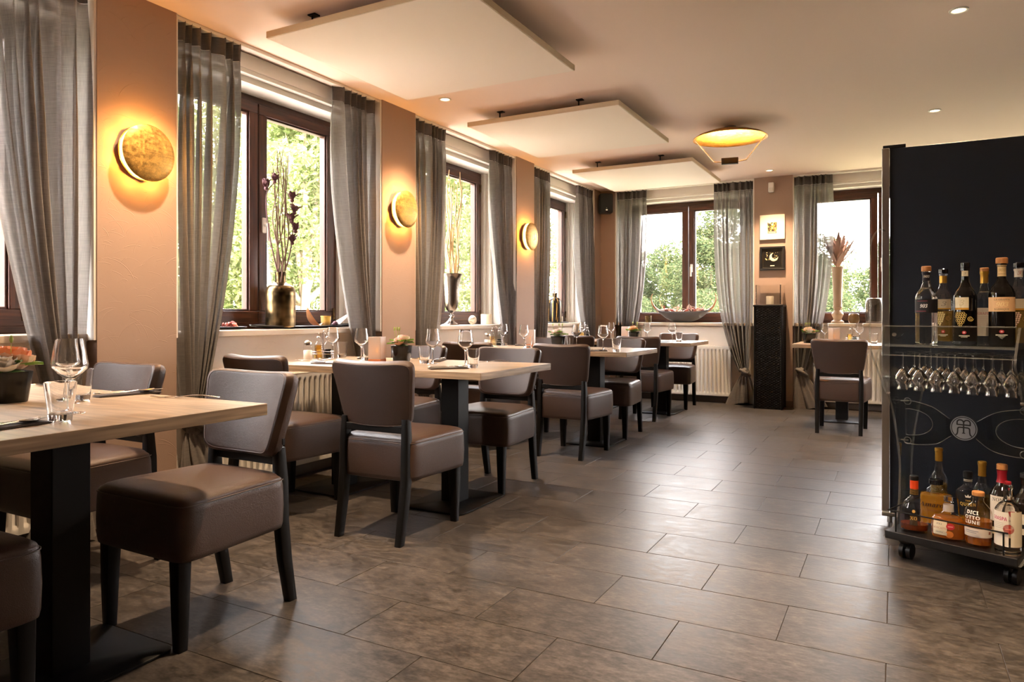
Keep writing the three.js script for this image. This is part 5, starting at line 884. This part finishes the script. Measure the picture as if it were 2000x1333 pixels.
bottle(-0.018, TRAY, 0.11, TOWARD, 'flat round flask of amber spirit with ornate glass stopper and cream label', { group: LOW, prof: [[0, 0], [0.048, 0], [0.056, 0.004], [0.059, 0.014], [0.061, 0.05], [0.058, 0.08], [0.045, 0.096], [0.026, 0.104], [0.017, 0.112], [0.0155, 0.13], [0.0155, 0.148], [0.018, 0.152]], sz: 0.62, flatTo: 0.095, liquid: ['amber', 0.092], labels: [{ y0: 0.022, y1: 0.076, arc: 0.95, turn: -0.55, w: 240, h: 240, draw: (g, w, h) => { fill(g, w, h, '#e9dcc0'); write(g, 'POLI', w / 2, h * 0.2, 40, '#4a4038'); write(g, 'MOSCATO', w / 2, h * 0.5, 46, '#b06a34'); write(g, 'GRAPPA', w / 2, h * 0.8, 30, '#5a5048'); } }, { y0: 0.046, y1: 0.072, arc: 0.5, turn: 0.12, alpha: true, w: 128, h: 128, draw: (g, w, h) => { g.clearRect(0, 0, w, h); g.fillStyle = '#b3262c'; g.beginPath(); g.arc(w / 2, h / 2, w * 0.48, 0, 7); g.fill(); g.fillStyle = '#d98a84'; g.fillRect(w * 0.2, h * 0.42, w * 0.6, h * 0.16); } }, { y0: 0.014, y1: 0.042, arc: 0.5, turn: 0.06, alpha: true, w: 128, h: 128, draw: (g, w, h) => { g.clearRect(0, 0, w, h); g.fillStyle = '#cf7a2e'; g.beginPath(); g.arc(w / 2, h / 2, w * 0.48, 0, 7); g.fill(); } }], sleeves: [{ y0: 0.113, y1: 0.14, mat: phy('#e9e2da', { roughness: 0.15, transmission: 0.5, thickness: 0 }), d: 0.003 }], cap: ['clear', 0.016, 0.151, 0.174] });
bottle(-0.005, TRAY, -0.07, TOWARD, 'dark liqueur bottle with black cap and a crowned black label', { group: LOW, prof: [[0, 0], [0.03, 0], [0.033, 0.004], [0.034, 0.04], [0.038, 0.1], [0.044, 0.15], [0.042, 0.168], [0.03, 0.182], [0.018, 0.194], [0.015, 0.205], [0.015, 0.235], [0.017, 0.237]], sz: 0.7, flatTo: 0.165, liquid: ['gold', 0.13], cap: ['black', 0.0175, 0.225, 0.25], labels: [{ y0: 0.07, y1: 0.165, arc: 1.9, w: 256, h: 320, draw: (g, w, h) => { fill(g, w, h, '#0d0c12'); g.fillStyle = '#e6e2da'; g.beginPath(); g.moveTo(w * 0.4, h * 0.2); g.lineTo(w * 0.36, h * 0.09); g.lineTo(w * 0.45, h * 0.14); g.lineTo(w * 0.5, h * 0.06); g.lineTo(w * 0.55, h * 0.14); g.lineTo(w * 0.64, h * 0.09); g.lineTo(w * 0.6, h * 0.2); g.fill(); write(g, 'THE', w / 2, h * 0.34, 34, '#c9a040', 'sans-serif', 'bold'); write(g, 'QUEEN', w / 2, h * 0.5, 62, '#d9b04a', 'sans-serif', 'bold'); } }, { y0: 0.206, y1: 0.222, arc: 5, w: 128, h: 64, draw: (g, w, h) => { fill(g, w, h, '#0d0c12'); g.fillStyle = '#d8d2c4'; g.fillRect(0, h * 0.3, w, 10); g.fillRect(0, h * 0.65, w, 6); } }] });
bottle(0.02, TRAY, -0.16, TOWARD, 'bottle with long gold capsule behind the wooden-stoppered flask', { group: LOW, prof: bordo(0.036, 0.275, 0.16), liquid: ['straw', 0.14], cap: ['gold', 0.0165, 0.27, 0.284], sleeves: [{ y0: 0.222, y1: 0.272, mat: CAP.gold, d: 0.0012 }] });
bottle(0.087, TRAY, 0.11, TOWARD, 'round clear flask with wooden stopper, white lettering and amber spirit', { group: LOW, prof: [[0, 0], [0.038, 0], [0.044, 0.004], [0.045, 0.03], [0.047, 0.08], [0.0475, 0.12], [0.044, 0.14], [0.032, 0.158], [0.021, 0.17], [0.0185, 0.178], [0.0185, 0.188], [0.0215, 0.19], [0.0215, 0.197]], liquid: ['amber', 0.102], cap: ['wood', 0.0215, 0.196, 0.212], labels: [{ y0: 0.086, y1: 0.148, arc: 1.5, turn: -0.4, alpha: true, w: 360, h: 360, draw: (g, w, h) => { g.clearRect(0, 0, w, h); write(g, 'DICI', w * 0.45, h * 0.2, 110, '#f3efe8', 'sans-serif', 'bold'); write(g, 'OTTO', w * 0.45, h * 0.5, 110, '#f3efe8', 'sans-serif', 'bold'); write(g, 'LUNE', w * 0.45, h * 0.8, 110, '#f3efe8', 'sans-serif', 'bold'); } }, { y0: 0.042, y1: 0.076, arc: 2.6, w: 400, h: 128, draw: (g, w, h) => { fill(g, w, h, '#e8ddd0'); g.fillStyle = '#7c7a90'; g.fillRect(w * 0.1, h * 0.3, w * 0.4, 8); g.fillRect(w * 0.1, h * 0.5, w * 0.34, 6); g.fillStyle = '#9c5a4a'; g.fillRect(w * 0.8, h * 0.3, 30, 40); } }] });
bottle(0.125, TRAY, -0.04, TOWARD, 'dark bottle with cork, red neck foil and a crested cream label', { group: LOW, prof: bordo(0.043, 0.285, 0.185, 0.015), glass: 'smoke', liquid: ['straw', 0.06], cap: ['wood', 0.019, 0.283, 0.305], sleeves: [{ y0: 0.232, y1: 0.282, mat: CAP.red, d: 0.0014 }], labels: [{ y0: 0.082, y1: 0.182, arc: 2.3, w: 360, h: 360, draw: (g, w, h) => { fill(g, w, h, '#e6ddcf'); write(g, 'NONINO', w / 2, h * 0.14, 66, '#24201c'); g.fillStyle = '#b03a3a'; g.beginPath(); g.arc(w / 2, h * 0.5, 78, 0, 7); g.fill(); g.fillStyle = '#e6ddcf'; g.beginPath(); g.arc(w / 2, h * 0.47, 44, 0, 7); g.fill(); g.fillStyle = '#b03a3a'; g.fillRect(w * 0.44, h * 0.38, w * 0.12, h * 0.2); write(g, 'AMARO', w / 2, h * 0.85, 40, '#3a332c'); } }, { y0: 0.03, y1: 0.058, arc: 2.2, w: 256, h: 100, draw: (g, w, h) => { fill(g, w, h, '#d9c9a8'); write(g, '1897', w * 0.5, h * 0.5, 46, '#3a332c'); } }] });
bottle(0.19, TRAY, 0.125, TOWARD, 'clear swing-top bottle with tall white label and red seal', { group: LOW, prof: [[0, 0], [0.037, 0], [0.042, 0.004], [0.043, 0.012], [0.043, 0.15], [0.041, 0.168], [0.03, 0.186], [0.018, 0.196], [0.0148, 0.206], [0.0135, 0.24], [0.0155, 0.246], [0.0155, 0.26]], liquid: ['clear', 0.17], cap: ['red', 0.011, 0.26, 0.272], labels: [{ y0: 0.034, y1: 0.162, arc: 1.5, turn: -0.75, w: 256, h: 400, draw: (g, w, h) => { fill(g, w, h, '#eee6d8'); write(g, 'GRASPA', w * 0.5, h * 0.2, 58, '#c2416a', 'sans-serif', 'bold'); g.fillStyle = '#bdb4a6'; for (let i = 0; i < 4; i++) g.fillRect(w * 0.25, h * (0.32 + i * 0.05), w * 0.5, 4); } }, { y0: 0.034, y1: 0.165, arc: 1.2, turn: 0.75, w: 64, h: 64, draw: (g, w, h) => fill(g, w, h, '#e6dcc4') }, { y0: 0.082, y1: 0.118, arc: 0.85, turn: 0, alpha: true, w: 160, h: 160, draw: (g, w, h) => { g.clearRect(0, 0, w, h); g.fillStyle = '#a8362a'; g.beginPath(); g.arc(w / 2, h / 2, w * 0.48, 0, 7); g.fill(); g.fillStyle = '#d9806a'; g.fillRect(w * 0.2, h * 0.44, w * 0.6, h * 0.12); } }] });
bottle(0.205, TRAY, -0.03, TOWARD, 'dark bottle at the end of the tray, half hidden by the swing-top bottle', { group: LOW, prof: bordo(0.042, 0.27, 0.17), glass: 'smoke', cap: ['black', 0.0165, 0.266, 0.284], labels: [{ y0: 0.05, y1: 0.13, arc: 2.0, w: 128, h: 128, draw: (g, w, h) => { fill(g, w, h, '#e2d8c6'); g.fillStyle = '#15131a'; g.fillRect(0, h * 0.5, w, h * 0.2); } }] });
// ---------------------------------------------------------------- outside
const GROUND = -0.35;
{
  const grassN = [noiseFn(61, 9), noiseFn(62, 40), noiseFn(63, 150)];
  const lawn = struct('lawn'); const grassMap = makeMap(512, 512, (u, v) => { const k = 0.75 + 0.5 * (grassN[0](u, v) - 0.5) + 0.4 * (grassN[1](u, v) - 0.5) + 0.4 * (grassN[2](u, v) - 0.5); return [0.58 * k, 0.58 * k, 0.42 * k]; });
  part('turf', metric(new THREE.PlaneGeometry(220, 220).rotateX(-Math.PI / 2).translate(-20, GROUND, -40), 0.12), std('#ffffff', { map: grassMap, roughness: 1 }), lawn);
  part('terrace', metric(span(-3.4, -0.47, GROUND - 0.05, GROUND + 0.03, -30, 6)), std('#b9b0a4', { roughness: 0.9 }), lawn);
}
const leafShape = (() => { const g = sheet((s, k) => { const w = Math.sin(Math.PI * Math.min(0.98, 0.04 + k)) * 0.45; return [(s - 0.5) * w, 0.1 * Math.abs(s - 0.5), k - 0.5]; }, 2, 3); return g; })();
const leafColors = [[[0.32, 0.35, 0.14], [0.38, 0.4, 0.19], [0.25, 0.29, 0.11], [0.44, 0.44, 0.25]], [[0.15, 0.19, 0.065], [0.19, 0.22, 0.09], [0.12, 0.16, 0.055], [0.22, 0.24, 0.1]], [[0.055, 0.075, 0.032], [0.075, 0.092, 0.042], [0.04, 0.058, 0.028], [0.1, 0.11, 0.05]]].map((a) => a.map((c) => new THREE.Color().setRGB(...c)));
const leafMats = [0, 1, 2].map(() => phy('#ffffff', { roughness: 0.85, specularIntensity: 0, transmission: 0.38, thickness: 0, side: THREE.DoubleSide }));
const bark = std('#8d7a66', { roughness: 0.95 });
function tree(name, label, x, z, h, R, n, kind, seed, trunkH = 0.3, size = 0.2, group = 'trees beyond the windows') {
  const t = thing(name, label, kind === 9 ? 'shrub' : 'tree', [x, GROUND, z], 0, group), r = rng(seed), q = new THREE.Quaternion(), m = new THREE.Matrix4(), K = kind % 3;
  const lumps = []; for (let i = 0; i < 16; i++) { const a = r() * 6.283, f = trunkH + (1 - trunkH) * (0.15 + 0.8 * r()), w = R * Math.sin(Math.PI * Math.min(0.9, (f - trunkH) / (1 - trunkH) * 0.75 + 0.22)); lumps.push([Math.cos(a) * w * 0.75 * Math.sqrt(r()), f * h, Math.sin(a) * w * 0.75 * Math.sqrt(r()), R * (0.32 + 0.25 * r())]); }
  part('trunk', [taper([[0, 0, 0], [0.1, h * 0.25, 0.05], [-0.05, h * 0.55, -0.1], [0.05, h * 0.85, 0]], 0.035 * h ** 0.9 * 0.7, 0.02, 16, 8), ...lumps.slice(0, 9).map((l) => taper([[0, h * Math.min(0.6, trunkH + 0.05), 0], [l[0] * 0.5, (h * trunkH + l[1]) / 2, l[2] * 0.5], [l[0], l[1], l[2]]], 0.012 * h, 0.01, 10, 6))], bark, t);
  const f = new THREE.InstancedMesh(leafShape, leafMats[K], n);
  for (let i = 0; i < n; i++) {
    const l = lumps[Math.floor(r() * lumps.length)], d = V(r() - 0.5, r() - 0.5, r() - 0.5).normalize().multiplyScalar(l[3] * (0.55 + 0.45 * Math.cbrt(r())));
    q.setFromEuler(new THREE.Euler(r() * 6.3, r() * 6.3, r() * 6.3)); const s = size * (0.6 + 0.8 * r());
    m.compose(V(l[0] + d.x, Math.max(0.1, l[1] + d.y * 0.85), l[2] + d.z), q, V(s, s, s)); f.setMatrixAt(i, m); f.setColorAt(i, leafColors[K][Math.floor(r() * 4)]);
  }
  f.name = 'foliage'; f.userData.kind = 'stuff'; t.add(f);
}
// garden seen through the long window wall
[[-9.5, -4.5, 7.5, 3.2, 'broad bright green garden tree seen through the brass vase window', 0], [-13.5, -9.5, 9, 3.8, 'tall pale green garden tree behind the brass vase twigs', 0], [-15, -1.5, 9, 3.6, 'leafy garden tree seen past the nearest window curtain', 1], [-10.5, -14.0, 8, 3.4, 'leafy tree seen through the pale branches window', 1], [-17, -17, 10, 4.2, 'tall tree filling the window with pale branches', 0], [-9.5, -21, 8, 3.4, 'tree seen through the third window pane behind the silver vase', 1], [-12.5, -28, 10, 4.2, 'tree seen through the last side window', 0], [-21, -7, 11, 4.6, 'tall far garden tree above the lawn', 1], [-22, -26, 12, 4.8, 'tall tree at the far end of the garden', 1]]
  .forEach(([x, z, h, R, label, k], i) => tree('garden_tree', label, x, z, h, R, 24000, k, 400 + i, 0.16, 0.15));
[[2, 'hedge shrub across the lawn, behind the curtain by the biggest gold lamp'], [3, 'dark hedge shrub low in the pane beside the brass vase'], [4, 'dark hedge shrub across the lawn, hidden by the curtain past the brass vase'], [5, 'hedge shrub far along the lawn, behind the second gold lamp'], [6, 'dark hedge shrub low in the pane behind the silver vase']]
  .forEach(([i, label]) => tree('hedge_shrub', label, -12.6 - (i % 2) * 0.6, -4 - i * 3.4, 2.0, 1.7, 8000, 1, 450 + i, 0.05, 0.1, 'hedge shrubs along the lawn'));
// wood behind the end wall
[[1, 'leafy woodland tree out of sight behind the room corner'], [2, 'leafy woodland tree behind the end wall curtain past the loudspeaker'], [3, 'leafy woodland tree filling the pane behind the boat bowl'], [4, 'leafy woodland tree behind the see-through curtain next to the boat bowl'], [5, 'leafy woodland tree out of sight behind the pillar with two pictures'], [6, 'leafy woodland tree right behind the tall beige vase'], [7, 'leafy woodland tree behind the big dark glass lantern'], [8, 'leafy woodland tree out of sight behind the black cabinet']]
  .forEach(([i, label]) => { const r = rng(500 + i), x = -19 + i * 3.0 + r() * 1.2, z = -43 - r() * 6; tree('woodland_tree', label, x, z, 5.0 + 0.9 * r(), 2.4 + 0.4 * r(), 22000, 2, 520 + i, 0.08, 0.15, 'woodland trees behind the end wall'); });
tree('woodland_tree', 'tallest round tree standing above the wood, behind the boat bowl window', -5.3, -38.5, 6.9, 2.5, 26000, 2, 560, 0.12, 0.15);
[[1, 'low shrub of the wood out of sight behind the room corner'], [2, 'low shrub of the wood behind the near horn of the boat bowl'], [3, 'low shrub of the wood behind the window post and boat bowl'], [4, 'low shrub of the wood out of sight behind the woven pedestal'], [5, 'low shrub of the wood beside the foot of the beige vase'], [6, 'low shrub of the wood out of sight behind the cabinet']]
  .forEach(([i, label]) => { const r = rng(580 + i); tree('woodland_shrub', label, -15 + i * 3.2 + r(), -34 - r() * 0.6, 2.2, 1.6, 9000, 2, 600 + i, 0.03, 0.12, 'shrubs at the edge of the wood'); });
{ // pale outbuilding glimpsed at the nearest window
  const b = thing('outbuilding', 'pale outbuilding with louvred opening seen through the nearest window', 'building', [-6.6, GROUND, 0.6], 0.05), wall = std('#d9d6d2', { roughness: 0.85 });
  part('wall', span(-1.6, 1.6, 0, 3.0, -1.9, 1.9), wall, b); part('roof', span(-1.9, 1.9, 3.0, 3.18, -2.2, 2.2, 0.02), std('#77726e', { roughness: 0.8 }), b);
  const v = part('louvre_frame', [span(1.6, 1.64, 1.65, 2.75, -1.5, 0.9)], std('#5d5a58'), b); for (let i = 0; i < 9; i++) part('louvre_slat', box(0.05, 0.07, 2.3, 1.66, 1.75 + i * 0.115, -0.3).rotateZ(0), std('#8f8b88'), v);
}
{ // folded-out white parasol on the lawn
  const p = thing('parasol', 'white garden parasol glimpsed on the lawn through the brass vase window', 'parasol', [-5.6, GROUND, -4.6]);
  part('canopy', loft([superRing(1.15, 1.15, 1.95, 2, 8), superRing(0.6, 0.6, 2.25, 2, 8), superRing(0.04, 0.04, 2.5, 2, 8)], false, true), std('#f0eeea', { roughness: 0.9, side: THREE.DoubleSide }), p); part('pole', rod(V(0, 0, 0), V(0, 2.5, 0), 0.025), M.steel, p); part('base', lathe([[0, 0], [0.28, 0], [0.26, 0.06], [0, 0.08]], 24), M.base, p);
}

scene.environment = null;
scene.traverse((o) => { if (o.isMesh) { o.castShadow = true; o.receiveShadow = true; } else if (o.isLight && o.shadow) o.castShadow = true; delete o.userData.base; });
renderer.render(scene, camera);
